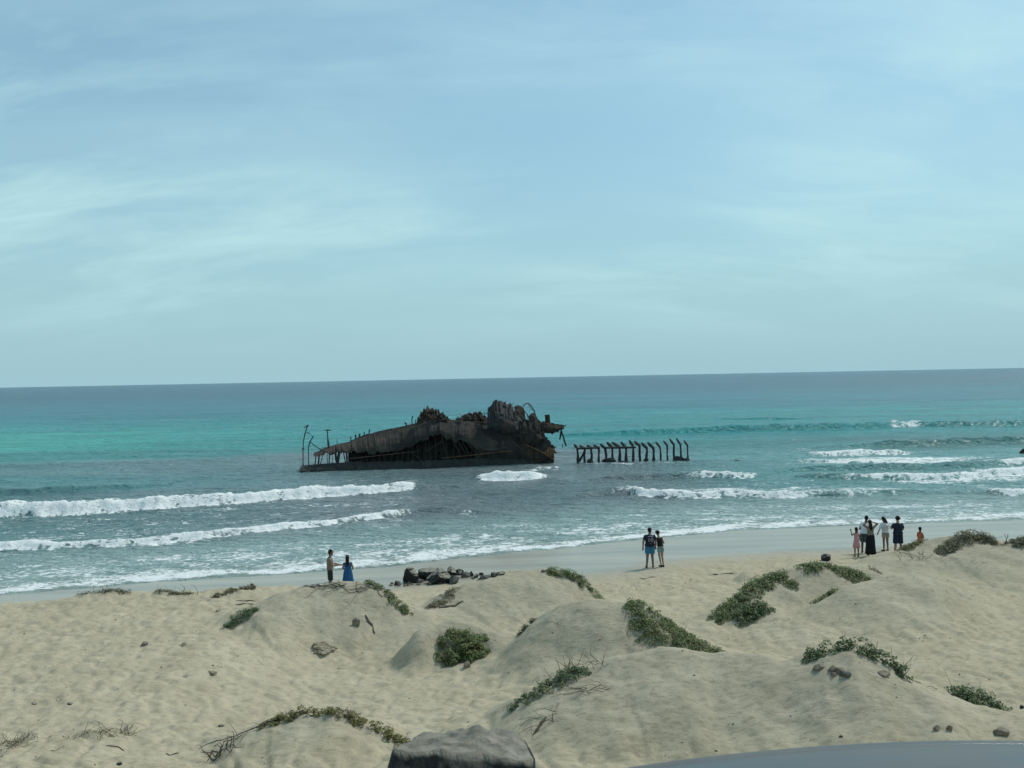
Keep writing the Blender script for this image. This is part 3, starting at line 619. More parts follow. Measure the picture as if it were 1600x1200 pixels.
# stubs along the upper edge
for (x_, yb_, yt_, r_) in ((548, 690, 682, 1.0), (556, 686, 679, 1.4), (562, 683, 678, 1.6), (569, 680, 675, 1.0), (577, 678, 671, 1.1), (634, 666, 660, 1.6), (644, 663, 650, 1.0), (649, 661, 655, .8), (527, 696, 686, .4)):
    bar('stub', [(x_, yb_+1, 2.2), (x_+rng.uniform(-1, 1), (yb_+yt_)/2, 2.2), (x_+rng.uniform(-1, 1), yt_, 2.2)], [r_, r_*.8, r_*1.1], 'rust_black', wreck)
for i in range(46):
    x_ = rng.choice([rng.uniform(655, 700), rng.uniform(715, 765), rng.uniform(765, 812), rng.uniform(812, 850), rng.uniform(846, 880), rng.uniform(850, 866)])
    yt_ = np.interp(x_, [655, 665, 680, 700, 715, 735, 752, 763, 768, 774, 797, 808, 818, 835, 850, 880], [650, 637, 640, 653, 654, 646, 646, 652, 634, 628, 632, 646, 655, 652, 664, 667])
    if rng.random() < .3 and x_ > 845: yt_ += rng.uniform(20, 45)
    l_ = rng.uniform(2, 6.5); a2 = rng.uniform(-.9, .9)
    bar('scrap', [(x_-a2*l_*.4, yt_+3, 2.0), (x_+a2*l_*.3, yt_-l_*.25, 1.9+rng.uniform(-.4, .4)), (x_+a2*l_*rng.uniform(.5, 1.2), yt_-l_*.6, 1.9)], [rng.uniform(.5, 1.4), rng.uniform(.4, 1.0), rng.uniform(.2, .7)], rng.choice(['rust_dark', 'rust_black', 'rust_brown']), wreck, n=4)
for i, (x_, yb_) in enumerate([(656, 652), (661, 643), (668, 640), (676, 642), (684, 646), (692, 650), (722, 652), (731, 648), (742, 648), (752, 650), (766, 640), (771, 633), (780, 632), (789, 632), (796, 634), (804, 643), (812, 655), (824, 655), (832, 653), (846, 663), (852, 684), (860, 692), (866, 700), (868, 706), (864, 716)]):
    h_ = rng.uniform(2.5, 7); w_ = rng.uniform(2, 5); dx_ = rng.uniform(-2.5, 2.5); o_ = rng.uniform(.8, 2.4)
    if x_ > 850: pp = [(x_-3, yb_-w_*.6), (x_-3, yb_+w_*.6), (x_+h_*.8, yb_+dx_)]
    else: pp = [(x_-w_/2, yb_+2.5), (x_+w_/2, yb_+2.5), (x_+dx_, yb_-h_)]
    ps = [P(a_, c_, DW(a_)+o_+(.3*k_)) for k_, (a_, c_) in enumerate(pp)]
    mb_ = MB(); mb_.v = [tuple(q) for q in ps]+[tuple(q+np.array([0, .12, 0])) for q in ps]; mb_.f = [(0, 1, 2), (5, 4, 3), (0, 3, 4, 1), (1, 4, 5, 2), (2, 5, 3, 0)]
    mb_.build('shard', MATS[rng.choice(['rust_dark', 'rust_black', 'rust_brown'])], wreck)
# davits and posts at the broken left end
bar('post', [(473.5, 731, 1), (473.5, 702, 1), (474, 690, 1), (476.5, 678, 1), (479.5, 668, 1), (481, 664, 1)], [.8, .75, .8, .95, .9, 1.2], 'rust_black', wreck)
bar('post_head', [(474.5, 669, 1), (478, 666.5, 1), (482, 664.5, 1)], [.3, .8, 1.3], 'rust_black', wreck)
bar('post_collar', [(471.8, 701.5, 1), (475.5, 701, 1)], [1.2, 1.2], 'rust_black', wreck)
bar('brace', [(479.5, 675.5, 1), (484, 677.5, 1)], .8, 'rust_black', wreck)
bar('brace', [(484, 677.5, 1), (488, 682, 1)], .25, 'rust_black', wreck)
bar('post', [(482.5, 729, 1.3), (482, 712, 1.3), (482, 699, 1.3), (484, 691, 1.3), (487, 686, 1.3), (489.5, 681, 1.3)], [.8, .7, .8, 1.0, .8, .9], 'rust_black', wreck)
bar('brace', [(484.5, 690.5, 1.3), (494, 698, 1.4), (505, 705, 1.4)], [.8, .7, .9], 'rust_black', wreck)
bar('post', [(513.5, 700, 1.6), (513, 692, 1.6), (512, 684, 1.6), (511.5, 673, 1.6)], [1.6, 1.8, .9, .8], 'rust_black', wreck)
bar('post_head', [(506.5, 672.5, 1.6), (511.5, 672, 1.6), (517, 672.5, 1.6)], [.6, 1.1, .7], 'rust_black', wreck)

# detached row of frames
rr_ = empty('wreck_frame_row', tuple(G(990, 722, 0)))
tag(rr_, 'row of bent black ship ribs standing in the water right of the wreck', 'ship ribs')
DR = 81.0
def R7(X_, Y_, o=0.): return P(880+X_/7.27, 670+Y_/7.27, DR+o)
for (tx, ty, kx, ky, bx) in ((125, 178, 165, 230, 165), (185, 190, 245, 235, 245), (270, 188, 320, 225, 320), (345, 183, 405, 230, 405), (420, 173, 480, 230, 485), (495, 152, 560, 220, 560), (555, 152, 640, 215, 640), (655, 148, 715, 220, 715), (750, 132, 795, 200, 792), (808, 142, 870, 200, 875), (888, 158, 950, 225, 945), (960, 155, 1025, 225, 1028), (1050, 148, 1100, 215, 1107), (1138, 137, 1180, 190, 1185), (1208, 113, 1260, 190, 1262), (1285, 108, 1335, 190, 1335), (1373, 133, 1415, 200, 1420)):
    q = lambda k: rng.uniform(-k, k)
    th = 1.0 if tx > 1000 else 1.35
    pts = [R7(tx, ty, .3), R7(tx*.62+kx*.38, ty*.62+ky*.38, .2), R7(kx-3, ky-10, .05), R7(kx+q(4), ky+25, 0), R7((kx+bx)/2+q(6), (ky+375)/2, 0), R7(bx+q(5), 350, 0), R7(bx, 395, 0), R7(bx, 470, 0)]
    m_ = MB().tube(pts, [.07*th, .13*th, .12*th, .085*th*rng.uniform(.8, 1.4), .08*th*rng.uniform(.9, 1.5), .09*th*rng.uniform(.9, 1.6), .12, .12], 6)
    m_.build('rib', MATS['rust_black'], rr_)
for a_, c_, r in (((150, 226), (415, 214), .11), ((468, 215), (825, 209), .11), ((183, 372), (243, 258), .13), ((640, 372), (755, 378), .08)):
    pts = [R7(a_[0]*(1-k)+c_[0]*k, a_[1]*(1-k)+c_[1]*k+rng.uniform(-3, 3), -.12) for k in np.linspace(0, 1, 7)]
    MB().tube(pts, [r*rng.uniform(.8, 1.2) for _ in pts], 6).build('stringer', MATS['rust_black'], rr_)
def rock_mesh(name, sx, sy, sz, seed, sub=4, rough=.35, smooth=False):
    """a fractured stone: a ball cut by random planes, then roughened"""
    bm = bmesh.new(); bmesh.ops.create_icosphere(bm, subdivisions=sub, radius=1)
    c = np.array([v.co[:] for v in bm.verts]); rs = np.random.RandomState(seed % 100000)
    for _ in range(13):
        d = rs.uniform(-1, 1, 3); d[2] = d[2]*.8+.15; d /= np.linalg.norm(d); k = rs.uniform(.50, .86)
        e = c @ d; c = c - np.outer(np.maximum(e-k, 0)*.97, d)
    o_ = seed % 50
    nn = fbm(c[:, 0]*1.6+o_, c[:, 1]*1.6+c[:, 2]*1.1, seed % 97, 4, .6) + .5*fbm(c[:, 2]*2.6+o_, c[:, 0]*2.2-c[:, 1]*1.4, seed % 89, 4, .6)
    c = c*(1+rough*nn*.45)[:, None]
    ex = np.abs(c).max(0); c = c/ex*np.array([sx, sy, sz])
    for v, q in zip(bm.verts, c): v.co = q
    me_ = bpy.data.meshes.new(name); bm.to_mesh(me_); bm.free()
    me_.polygons.foreach_set('use_smooth', [smooth]*len(me_.polygons))
    return me_
for X_, Y_, sx, sz in ((310, 374, .36, .3), (523, 358, .8, .4), (940, 364, .25, .35), (1305, 354, .75, .62), (1400, 362, .36, .32)):
    o = link('plate_remnant', rock_mesh('plate_remnant', sx, .4, sz, int(X_)), MATS['rust_black']); o.location = R7(X_, Y_, -.1)
    o.parent = rr_; o.matrix_parent_inverse = rr_.matrix_world.inverted()
for px_, py_, sx, sz, lb in ((1152, 720, .45, .14, 'small dark wreckage breaking the surface right of the ship ribs'), (1600, 708, .55, .8, 'dark lump of wreckage in the surf at the right edge')):
    o = link('wreck_fragment', rock_mesh('wreck_fragment', sx, .4, sz, px_), MATS['rust_black']); o.location = G(px_, py_, .05)
    tag(o, lb, 'wreckage')

# ------------------------------------------------------------------ rocks and stones
def rock(name, label, px, py, wpx, hpx, mat, group=None, cat='rock', seed=0, d=None, sink=.3, rz=None, sub=3, depth=.8, rough=.4):
    """wpx, hpx: width and visible height in photo pixels; (px, py) is the foot of the stone"""
    p_ = hit(px, py) if d is None else None
    if d is not None:
        q = P(px, py, d); p_ = np.array([q[0], q[1], hz(q[0], q[1])])
    k = p_[1]/FPX; sx = wpx*k/2; H = hpx*k; sz = H*(1+sink)/2*1.08
    me_ = rock_mesh(name, sx*1.02, sx*depth, sz, seed or int(px*3+py), sub, rough)
    o = link(name, me_, MATS[mat]); o.location = (p_[0], p_[1]+sx*depth*.8, p_[2]+H-sz*.95)
    o.rotation_euler = (0, 0, rz if rz is not None else 0)
    return tag(o, label, cat, group)
gshore = 'rocks in the pile at the water side'
for i, (px_, py_, w_, h_, lb) in enumerate((
    (641, 912, 26, 27, 'tall narrow dark boulder at the left end of the shore rock pile'),
    (672, 907, 44, 20, 'broad flat topped boulder at the back of the shore rock pile'),
    (686, 913, 40, 24, 'big rounded dark boulder in the middle of the shore rock pile'),
    (705, 900, 20, 13, 'rounded dark boulder behind the right half of the shore rock pile'),
    (718, 899, 13, 9, 'small dark boulder right of the rounded one on the shore pile'),
    (708, 913, 20, 13, 'pale grey boulder at the front right of the shore rock pile'),
    (728, 903, 16, 8, 'low pale boulder on the right slope of the shore rock pile'),
    (736, 901, 8, 8, 'small dark upright rock right of the low pale boulder'),
    (744, 903, 8, 6, 'little dark rock near the right end of the shore pile'),
    (757, 905, 20, 6, 'long low grey rock at the right end of the shore pile'),
    (772, 902, 11, 8, 'lone dark rock beside the dune flank right of the shore pile'),
    (620, 915, 12, 7, 'small dark rock left of the shore rock pile'),
    (655, 911, 14, 6, 'flat light grey slab in front of the shore rock pile'),
    (671, 915, 8, 5, 'fist like brownish stone at the front foot of the shore pile'),
    (752, 899, 8, 4, 'thin dark rock lying behind the low grey rock'),
    (782, 899, 16, 5, 'half buried dark rock under the dune crest by the shore'))):
    rock('boulder', lb, px_, py_, w_, h_, 'stone_grey' if i in (5, 6, 9, 12, 13) else 'basalt', gshore, 'boulder', seed=300+i*7, sub=4)
gp = 'pebbles in front of the shore rock pile'
for i in range(26):
    px_ = rng.uniform(605, 770); py_ = 916-(px_-605)*.075+rng.uniform(-3, 3)
    rock('pebble', 'small pale pebble strewn before the shore rock pile', px_, py_, rng.uniform(3, 7), rng.uniform(2, 4), 'stone_brown' if i % 2 else 'stone_grey', gp, 'pebble', seed=500+i, sub=2, rough=.3)
for a_ in ((1293, 877, 17, 11, 'basalt', 'lone dark boulder on the beach left of the group of people'),
           (500, 1024, 50, 17, 'sand_crust', 'crumbling brown clod of crusted sand on the flat beach'),
           (713, 1032, 14, 4, 'basalt', 'flat black stone lying on the sand below the round bush'),
           (729, 1045, 13, 10, 'stone_brown', 'small pointed brown stone on the sand below the round bush'),
           (556, 980, 13, 13, 'stone_brown', 'pointed brown stone sticking out of the dune under the couple'),
           (224, 1010, 11, 7, 'stone_brown', 'small domed stone on the left sand flat'),
           (285, 1011, 15, 5, 'sand_crust', 'low sandy lump right of the domed stone on the left flat'),
           (330, 1055, 18, 5, 'sand_crust', 'flat brown sand crust piece near the middle of the left flat'),
           (288, 1059, 10, 3, 'basalt', 'thin dark stone left of the flat crust piece'),
           (1283, 1048, 22, 10, 'stone_brown', 'leftmost flat stone of the small heap on the dune'),
           (1303, 1051, 16, 9, 'stone_brown', 'dark upper stone of the small heap on the dune'),
           (1314, 1055, 18, 11, 'stone_brown', 'middle stone of the small heap on the dune'),
           (1322, 1061, 19, 11, 'stone_grey', 'pale angular stone at the front of the small heap'),
           (1305, 1058, 12, 6, 'stone_brown', 'smallest stone low in the heap on the dune'),
           (1382, 1060, 30, 7, 'stone_brown', 'long flat stone right of the small heap on the dune'),
           (1465, 1144, 11, 8, 'stone_brown', 'small rounded stone left of its twin near the bonnet'),
           (1486, 1143, 12, 10, 'stone_brown', 'small domed stone between two others near the bonnet'),
           (1568, 1150, 26, 11, 'stone_brown', 'pointed brown stone at the lower right above the bonnet'),
           (1315, 1153, 7, 5, 'basalt', 'tiny black stone just above the middle of the bonnet'),
           (52, 1101, 9, 3, 'basalt', 'thin black stone on the far left sand'),
           (107, 1102, 9, 3, 'basalt', 'little black stone on the lower left sand'),
           (185, 1196, 9, 5, 'basalt', 'black pebble at the bottom edge of the left sand'),
           (344, 1137, 10, 3, 'basalt', 'pair like dark stone near the long dry root'),
           (340, 956, 8, 3, 'basalt', 'small dark stone left of the couple dune'),
           (1598, 1108, 8, 5, 'basalt', 'dark stone at the right edge beyond the last shrub'),
           (849, 895, 8, 5, 'stone_grey', 'pale stone on the crest beside the leafy ridge')):
    rock('stone', a_[5], a_[0], a_[1], a_[2], a_[3], a_[4], None, 'stone', sub=5 if a_[4] == 'sand_crust' else 3, rough=1.1 if a_[4] == 'sand_crust' else .4)
# the roadside boulder just ahead of the car
def boulder_near():
    D = 3.35
    out = [(602, 1215), (612, 1172), (640, 1160), (655, 1147), (700, 1143), (735, 1131), (765, 1131), (800, 1140), (818, 1155), (836, 1185), (838, 1215)]
    front = [(600, 1250), (612, 1172), (650, 1171), (690, 1173), (718, 1177), (760, 1178), (790, 1184), (815, 1186), (834, 1186), (836, 1250)]
    def res(p, m):
        p = np.array(p, float); l = np.r_[0, np.cumsum(np.hypot(*np.diff(p, axis=0).T))]; q = np.linspace(0, l[-1], m)
        return np.stack([np.interp(q, l, p[:, 0]), np.interp(q, l, p[:, 1])], -1)
    n = 60; A_ = res(front, n); B_ = res(out, n)
    rows = []
    base_ = [P(q[0], 1330 if i not in (0, n-1) else 1330, D+.02) for i, q in enumerate(A_)]
    # front face from below the frame up to the lip, then the dusty top running back to the crest and down behind
    for k in np.linspace(0, 1, 12):
        rows.append([np.array(P(q[0], 1330*(1-k)+q[1]*k, D+.05*math.sin(k*3.1)*-1+.03*k)) for q in A_])
    for k in np.linspace(.06, 1, 22):
        rows.append([np.array(P(a_[0]*(1-k)+c_[0]*k, a_[1]*(1-k)+c_[1]*k, D+.03+.42*k)) for a_, c_ in zip(A_, B_)])
    for k in np.linspace(.1, 1, 8):
        rows.append([np.array(P(c_[0], c_[1], D+.45))*(1-k) + k*np.array([P(c_[0], c_[1], D+.45)[0]*.98, D+.62, 7.0]) for c_ in B_])
    V = np.array(rows)
    nx = fbm(V[..., 0]*7, V[..., 2]*7+V[..., 1]*4, 5, 4); nf = fbm(V[..., 0]*26, V[..., 2]*26+V[..., 1]*15, 6, 3)
    nr = np.abs(fbm(V[..., 0]*11+3, V[..., 2]*9+V[..., 1]*8, 8, 4, .6)); V[..., 2] -= .05*nr*np.minimum(1, np.linspace(0, 2.4, len(rows)))[:, None]
    V[..., 1] += .03*nr + .026*nx + .010*nf; V[..., 2] += (.022*nx + .009*nf)*np.minimum(1, np.linspace(0, 2.4, len(rows)))[:, None]
    me_ = mesh_np('roadside_boulder', V.reshape(-1, 3), grid_faces(len(rows), n)[:, ::-1], smooth=True)
    bm = bmesh.new(); bm.from_mesh(me_); bmesh.ops.holes_fill(bm, edges=[e for e in bm.edges if e.is_boundary], sides=0); bmesh.ops.recalc_face_normals(bm, faces=bm.faces); bm.to_mesh(me_); bm.free()
    o = link('roadside_boulder', me_, MATS['basalt'])
    return tag(o, 'large flat topped dark boulder close to the road left of the bonnet', 'boulder')
boulder_near()
# ------------------------------------------------------------------ dune vegetation
vr = np.random.RandomState(23)
def leaves_mesh(name, C_, Nn, size):
    """one small pointed, slightly folded leaf per centre"""
    n = len(C_)
    a = vr.normal(size=(n, 3)); a -= (a*Nn).sum(1, keepdims=True)*Nn; a /= np.linalg.norm(a, axis=1, keepdims=True)+1e-9
    b_ = np.cross(Nn, a); s = (size*vr.uniform(.6, 1.35, n))[:, None]
    v = np.stack([C_-a*s*.5, C_+b_*s*.30-Nn*s*.05, C_+a*s*.5-Nn*s*.08, C_-b_*s*.30-Nn*s*.05], 1).reshape(-1, 3)
    f = np.arange(4*n).reshape(n, 4)
    return mesh_np(name, v, f, smooth=False)
def shrub(label, path, rad, h, mat, leaf=.05, dens=900, cat='shrub', name='dune_shrub', dry=.0, group='leafy shrubs on the dunes', sprout=.5, d=None):
    """path: list of (px, py, distance); rad, h in metres (lists or numbers)"""
    W = np.array([P(*q)[:2] for q in path]); m = len(W)
    rad = np.full(m, rad) if np.ndim(rad) == 0 else np.array(rad); h = np.full(m, h) if np.ndim(h) == 0 else np.array(h)
    seg = np.hypot(*np.diff(W, axis=0).T) if m > 1 else np.array([0.]); l = np.r_[0, np.cumsum(seg)]
    area = l[-1]*2*rad.mean()+math.pi*rad.mean()**2
    ncl = max(18, int(area*110))
    # clumps: centres spread through the patch, each a little dome of leaves
    tq = vr.uniform(-.02*l[-1], l[-1]*1.02, ncl) if m > 1 else np.zeros(ncl)
    cx = np.interp(tq, l, W[:, 0]) if m > 1 else np.full(ncl, W[0, 0]); cy = np.interp(tq, l, W[:, 1]) if m > 1 else np.full(ncl, W[0, 1])
    R_ = np.interp(tq, l, rad) if m > 1 else np.full(ncl, rad[0]); Hh = np.interp(tq, l, h) if m > 1 else np.full(ncl, h[0])
    an = vr.uniform(0, 2*math.pi, ncl); rr = np.sqrt(vr.uniform(0, 1, ncl))
    cx = cx+R_*rr*np.cos(an); cy = cy+R_*rr*np.sin(an)
    hk = Hh*np.clip(1-rr**2.2, .12, 1)*vr.uniform(.5, 1.15, ncl)
    keep = fbm(cx*1.6, cy*1.6, 77, 2) > -9; cx, cy, hk, R_ = cx[keep], cy[keep], hk[keep], R_[keep]; ncl = len(cx)
    k = max(10, int(3.4*dens*area/max(ncl, 1))); leaf = leaf*.95
    cr = vr.uniform(.07, .14, ncl)*(1 if rad.mean() > .2 else .75)
    u_ = vr.normal(size=(ncl, k, 3)); u_ /= np.linalg.norm(u_, axis=2, keepdims=True); u_[..., 2] = np.abs(u_[..., 2])
    rd = vr.uniform(.45, 1.0, (ncl, k, 1))**.5
    z0 = height(cx, cy)[0]
    C_ = np.stack([cx, cy, z0+hk*.75-.02], -1)[:, None, :] + u_*rd*cr[:, None, None]*np.array([1, 1, .85])
    Nn = u_*.5 + np.array([0, 0, .8]) + .45*vr.normal(size=u_.shape); Nn /= np.linalg.norm(Nn, axis=2, keepdims=True)
    # fill below so that the clump reaches the sand
    low = vr.rand(ncl, k) < .32; C_[..., 2] = np.where(low, z0[:, None]+vr.rand(ncl, k)*np.maximum(hk, .05)[:, None], C_[..., 2])
    C_ = C_.reshape(-1, 3); Nn = Nn.reshape(-1, 3)
    gz = height(C_[:, 0], C_[:, 1])[0]; C_[:, 2] = np.maximum(C_[:, 2], gz+.008)
    mid = m//2; root = empty(name, (W[mid, 0], W[mid, 1], hz(*W[mid])))
    tag(root, label, cat, group)
    o = link('foliage', leaves_mesh('foliage', C_, Nn, leaf), MATS[mat]); o.parent = root; o.matrix_parent_inverse = root.matrix_world.inverted(); o['kind'] = 'stuff'
    mb = MB()
    for i in range(max(8, int(ncl*.3))):
        j = vr.randint(ncl); p0 = np.array([cx[j]+vr.normal()*.05, cy[j]+vr.normal()*.05, z0[j]-.03])
        dirn = np.array([vr.normal()*.6, vr.normal()*.6, 1.0]); ln = hk[j]*vr.uniform(.7, 1.0)+.1+(.12 if vr.rand() < sprout*.3 else 0)
        p1 = p0+dirn/np.linalg.norm(dirn)*ln*.5; p2 = p1+(dirn/np.linalg.norm(dirn)+vr.normal(size=3)*.35)*ln*.45
        mb.tube([p0, p1, p2], [.006, .005, .003], 3)
    o = mb.build('stems', MATS['twig'], root); o['kind'] = 'stuff'
    return root
shrub('yellow green creeping shrub trailing over the low mound at the bottom left', [(415, 1122, 15.2), (445, 1110, 15.3), (480, 1106, 15.35), (520, 1108, 15.35), (560, 1122, 15.3), (600, 1144, 15.2), (632, 1167, 15.0)], [.10, .17, .2, .2, .2, .17, .1], [.14, .22, .22, .2, .2, .18, .12], 'leaf_olive', .042, 1500)
shrub('dark green shrub strip climbing the left flank of the nearest big dune', [(800, 1104, 15.4), (825, 1090, 15.5), (855, 1072, 15.65), (885, 1055, 15.75), (912, 1042, 15.85)], [.1, .18, .22, .22, .12], [.1, .2, .25, .25, .12], 'leaf_dark', .045, 1300)
shrub('dense dark green shrub behind the hump with the small stone heap', [(1262, 1022, 15.5), (1290, 1014, 15.5), (1330, 1014, 15.5), (1365, 1026, 15.4), (1395, 1042, 15.3), (1417, 1060, 15.1)], [.12, .2, .24, .25, .24, .14], [.16, .28, .36, .38, .36, .2], 'leaf_dark', .05, 1400)
shrub('compact dark green shrub at the far right foot of the nearest dune', [(1498, 1090, 15.6), (1525, 1096, 15.5), (1550, 1104, 15.4)], [.3, .42, .3], [.28, .42, .26], 'leaf_dark', .048, 1500)
shrub('broad green shrub mat covering the right slope of the central dune', [(1000, 952, 20.2), (1022, 972, 19.7), (1050, 990, 19.4), (1085, 1004, 19.2), (1120, 1014, 19.1), (1148, 1024, 19.0)], [.38, .62, .62, .5, .4, .25], [.12, .22, .25, .26, .25, .18], 'leaf_green', .045, 1300)
shrub('small dark shrub at the left foot of the central dune', [(815, 988, 21.2), (828, 974, 21.0), (838, 964, 20.9)], [.14, .18, .12], [.15, .2, .12], 'leaf_dry', .045, 1300)
shrub('green shrub strip running down the right crest of the dune beside the shore rocks', [(862, 889, 26.9), (885, 896, 26.9), (905, 908, 26.8), (922, 922, 26.7), (938, 936, 26.6)], [.2, .26, .26, .28, .2], [.18, .26, .26, .26, .15], 'leaf_green', .055, 1000)
shrub('round bright green bush in the hollow between the two shore dunes', [(700, 984, 20.9), (722, 984, 20.8), (744, 986, 20.8)], [.42, .55, .42], [.4, .62, .4], 'leaf_green', .05, 2000)
shrub('low olive scrub left of the round bush', [(655, 966, 22.6), (672, 960, 22.9), (690, 954, 23.2)], .14, .12, 'leaf_dry', .045, 700, dry=1)
shrub('grey green shrub pad on the left shoulder of the couple dune', [(352, 983, 22.3), (368, 968, 22.5), (384, 956, 22.7), (396, 950, 22.8)], [.16, .26, .26, .14], [.12, .2, .2, .1], 'leaf_dark', .045, 1200)
shrub('green shrub trailing down the right crest of the couple dune', [(572, 912, 24.3), (592, 918, 24.3), (608, 932, 24.1), (622, 942, 23.9), (637, 952, 23.8)], [.18, .2, .2, .26, .16], [.14, .16, .16, .2, .12], 'leaf_green', .05, 900)
shrub('small grey green tuft at the sand edge left of the couple dune', [(336, 934, 25.4), (350, 928, 25.8), (366, 925, 26)], .18, .14, 'leaf_dry', .05, 900)
shrub('little rounded tuft on the skyline of the sand edge', [(380, 921, 26.2), (393, 918, 26.3)], .2, .15, 'leaf_dry', .05, 900)
shrub('long green shrub band up the left flank of the right hand dune', [(1122, 965, 23.1), (1145, 945, 23.6), (1170, 926, 24.2), (1198, 905, 24.8), (1222, 892, 25.2)], [.3, .42, .42, .36, .25], [.22, .3, .3, .28, .2], 'leaf_green', .05, 1100)
shrub('bushy clump at the lower end of the right hand green band', [(1152, 962, 22.9), (1175, 950, 23.1), (1196, 944, 23.2)], [.3, .4, .26], [.26, .36, .26], 'leaf_dark', .05, 1300)
shrub('small tuft above the bushy clump on the right hand dune', [(1232, 908, 24.6), (1245, 904, 24.8)], .2, .16, 'leaf_green', .05, 800)
shrub('low green mat on the crest left of the white dune top', [(1258, 886, 25.5), (1280, 884, 25.7), (1298, 887, 25.8)], .3, .18, 'leaf_green', .05, 900)
shrub('wide green mat between the two right hand crests', [(1305, 893, 25.6), (1325, 894, 25.6), (1350, 896, 25.4)], [.34, .4, .3], .22, 'leaf_green', .05, 1000)
shrub('small green patch low on the left of the white dune top', [(1276, 916, 23.9), (1292, 912, 24.1), (1308, 908, 24.2)], .22, .14, 'leaf_green', .05, 900)
shrub('brownish scrub running along the back of the white dune top', [(1360, 893, 26.4), (1385, 890, 26.6), (1405, 888, 26.8)], .3, .18, 'leaf_dry', .05, 800)
shrub('dark green bush in the hollow right of the white dune top', [(1428, 882, 26.0), (1442, 880, 26.2), (1455, 872, 26.6)], [.35, .42, .35], [.3, .42, .35], 'leaf_dark', .055, 1300)
shrub('brown green scrub capping the far right dune crest', [(1470, 858, 29.5), (1495, 850, 30), (1525, 846, 30.3), (1550, 850, 30)], [.3, .4, .4, .3], [.2, .28, .3, .2], 'leaf_dry', .055, 700)
shrub('olive topped bush on the skyline of the far right crest', [(1505, 845, 30.5), (1525, 842, 30.5), (1545, 847, 30.3)], [.35, .45, .3], [.3, .4, .25], 'leaf_olive', .05, 1000)
shrub('low olive scrub at the feet of the group of people', [(1362, 873, 31.5), (1382, 869, 31.8), (1400, 868, 31.6)], .45, .22, 'leaf_dry', .055, 900)
shrub('scrubby tuft on the ridge in front of the child in orange', [(1412, 858, 30.3), (1425, 853, 30.6), (1440, 848, 30.8)], .25, .15, 'leaf_olive', .05, 900)
shrub('tuft of scrub at the right edge of the far crest', [(1588, 850, 29.8), (1605, 846, 29.8)], .35, .3, 'leaf_dry', .055, 900)
shrub('sparse brown grass on the left end of the sand edge', [(130, 929, 26.2), (165, 926, 26.4), (200, 924, 26.5)], .2, .12, 'leaf_dry', .05, 500)
shrub('sparse dry grass right of the other tuft on the sand edge', [(245, 925, 26.5), (275, 927, 26.4), (292, 930, 26.3)], .2, .10, 'leaf_dry', .05, 500)
shrub('pale dry growth on the left slope of the dune beside the shore rocks', [(672, 950, 24.6), (695, 936, 25.2), (712, 924, 25.8)], .22, .1, 'leaf_dry', .045, 600)
shrub('faint grey ground scrub at the bottom left corner of the sand', [(0, 1180, 14.9), (25, 1172, 15.1), (50, 1164, 15.3)], .25, .06, 'leaf_dry', .03, 160)
shrub('thin scattered creeper on the lower left sand flat', [(120, 1160, 15.3), (165, 1152, 15.5), (205, 1146, 15.7)], .2, .05, 'leaf_dry', .03, 170)

# bare branches, roots and driftwood
def walk(p0, d0, n, step, wob, up=0.0, hug=None):
    p = np.array(p0, float); d_ = np.array(d0, float); d_ /= np.linalg.norm(d_); out = [p.copy()]
    for i in range(n):
        d_ = d_ + vr.normal(size=3)*wob + np.array([0, 0, up]); d_ /= np.linalg.norm(d_); p = p+d_*step
        g = hz(p[0], p[1])
        if hug is not None: p[2] = max(g+.01, min(p[2], g+hug))
        out.append(p.copy())
    return out
def at(px, py, d):
    q = P(px, py, d); return np.array([q[0], q[1], hz(q[0], q[1])])
def twigs(name, label, spots, cat='branches', r=.008, group='dry branches on the dunes'):
    root = empty(name, tuple(at(*spots[0][:3]))); tag(root, label, cat, group)
    for (px, py, d, dx, dy, dz, n, step, wob, hug, rr) in spots:
        pts = walk(at(px, py, d)+np.array([0, 0, .02]), (dx, dy, dz), n, step, wob, 0, hug)
        MB().tube(pts, list(np.linspace(rr, rr*.4, len(pts))), 4).build('branch', MATS['twig'], root)
    return root
def fan(px, py, d, k, spread, zz, n, step, wob, hug, rr, dirx=0):
    return [(px+vr.uniform(-spread, spread), py+vr.uniform(-spread*.2, spread*.2), d+vr.uniform(-.15, .15), dirx+vr.normal()*.6, vr.normal()*.3, zz*vr.uniform(.4, 1.2), n, step, wob, hug, rr*vr.uniform(.6, 1.2)) for _ in range(k)]
twigs('root_tangle', 'curly grey root tangle on the left end of the low mound', fan(345, 1166, 14.75, 15, 24, .55, 9, .055, .45, .24, .011, .2) + [(440, 1122, 15.25, -1, -.22, 0, 17, .1, .12, .05, .014), (372, 1150, 15.0, -.3, .1, 1, 7, .055, .12, .6, .006), (405, 1130, 15.2, -1, -.2, .4, 8, .07, .3, .15, .008), (420, 1128, 15.2, -.8, .1, .5, 8, .06, .3, .16, .007)], 'roots')
twigs('bare_branches', 'bare grey branches sticking up from the left crest of the nearest big dune', fan(915, 1035, 16.0, 16, 32, 1.0, 8, .05, .22, .5, .006, -.3) + fan(870, 1060, 15.8, 7, 20, .9, 7, .05, .2, .5, .006, -.3))
twigs('bare_branches', 'tangle of dead stems lying on the left face of the nearest big dune', fan(930, 1070, 15.2, 12, 30, .1, 10, .07, .2, .06, .006, -.8) + fan(850, 1105, 14.7, 9, 22, .2, 8, .06, .25, .09, .006, -.5))
twigs('bare_branches', 'thin upright bare twigs left of the far right shrub on the nearest dune', fan(1400, 1078, 15.3, 4, 14, 1.2, 7, .06, .16, .6, .006) + [(1488, 1088, 15.4, .05, 0, 1, 9, .06, .08, .7, .005), (1465, 1090, 15.3, -.7, 0, .6, 7, .05, .2, .3, .006), (1440, 1090, 15.2, -1, .1, .1, 8, .06, .2, .08, .006)])
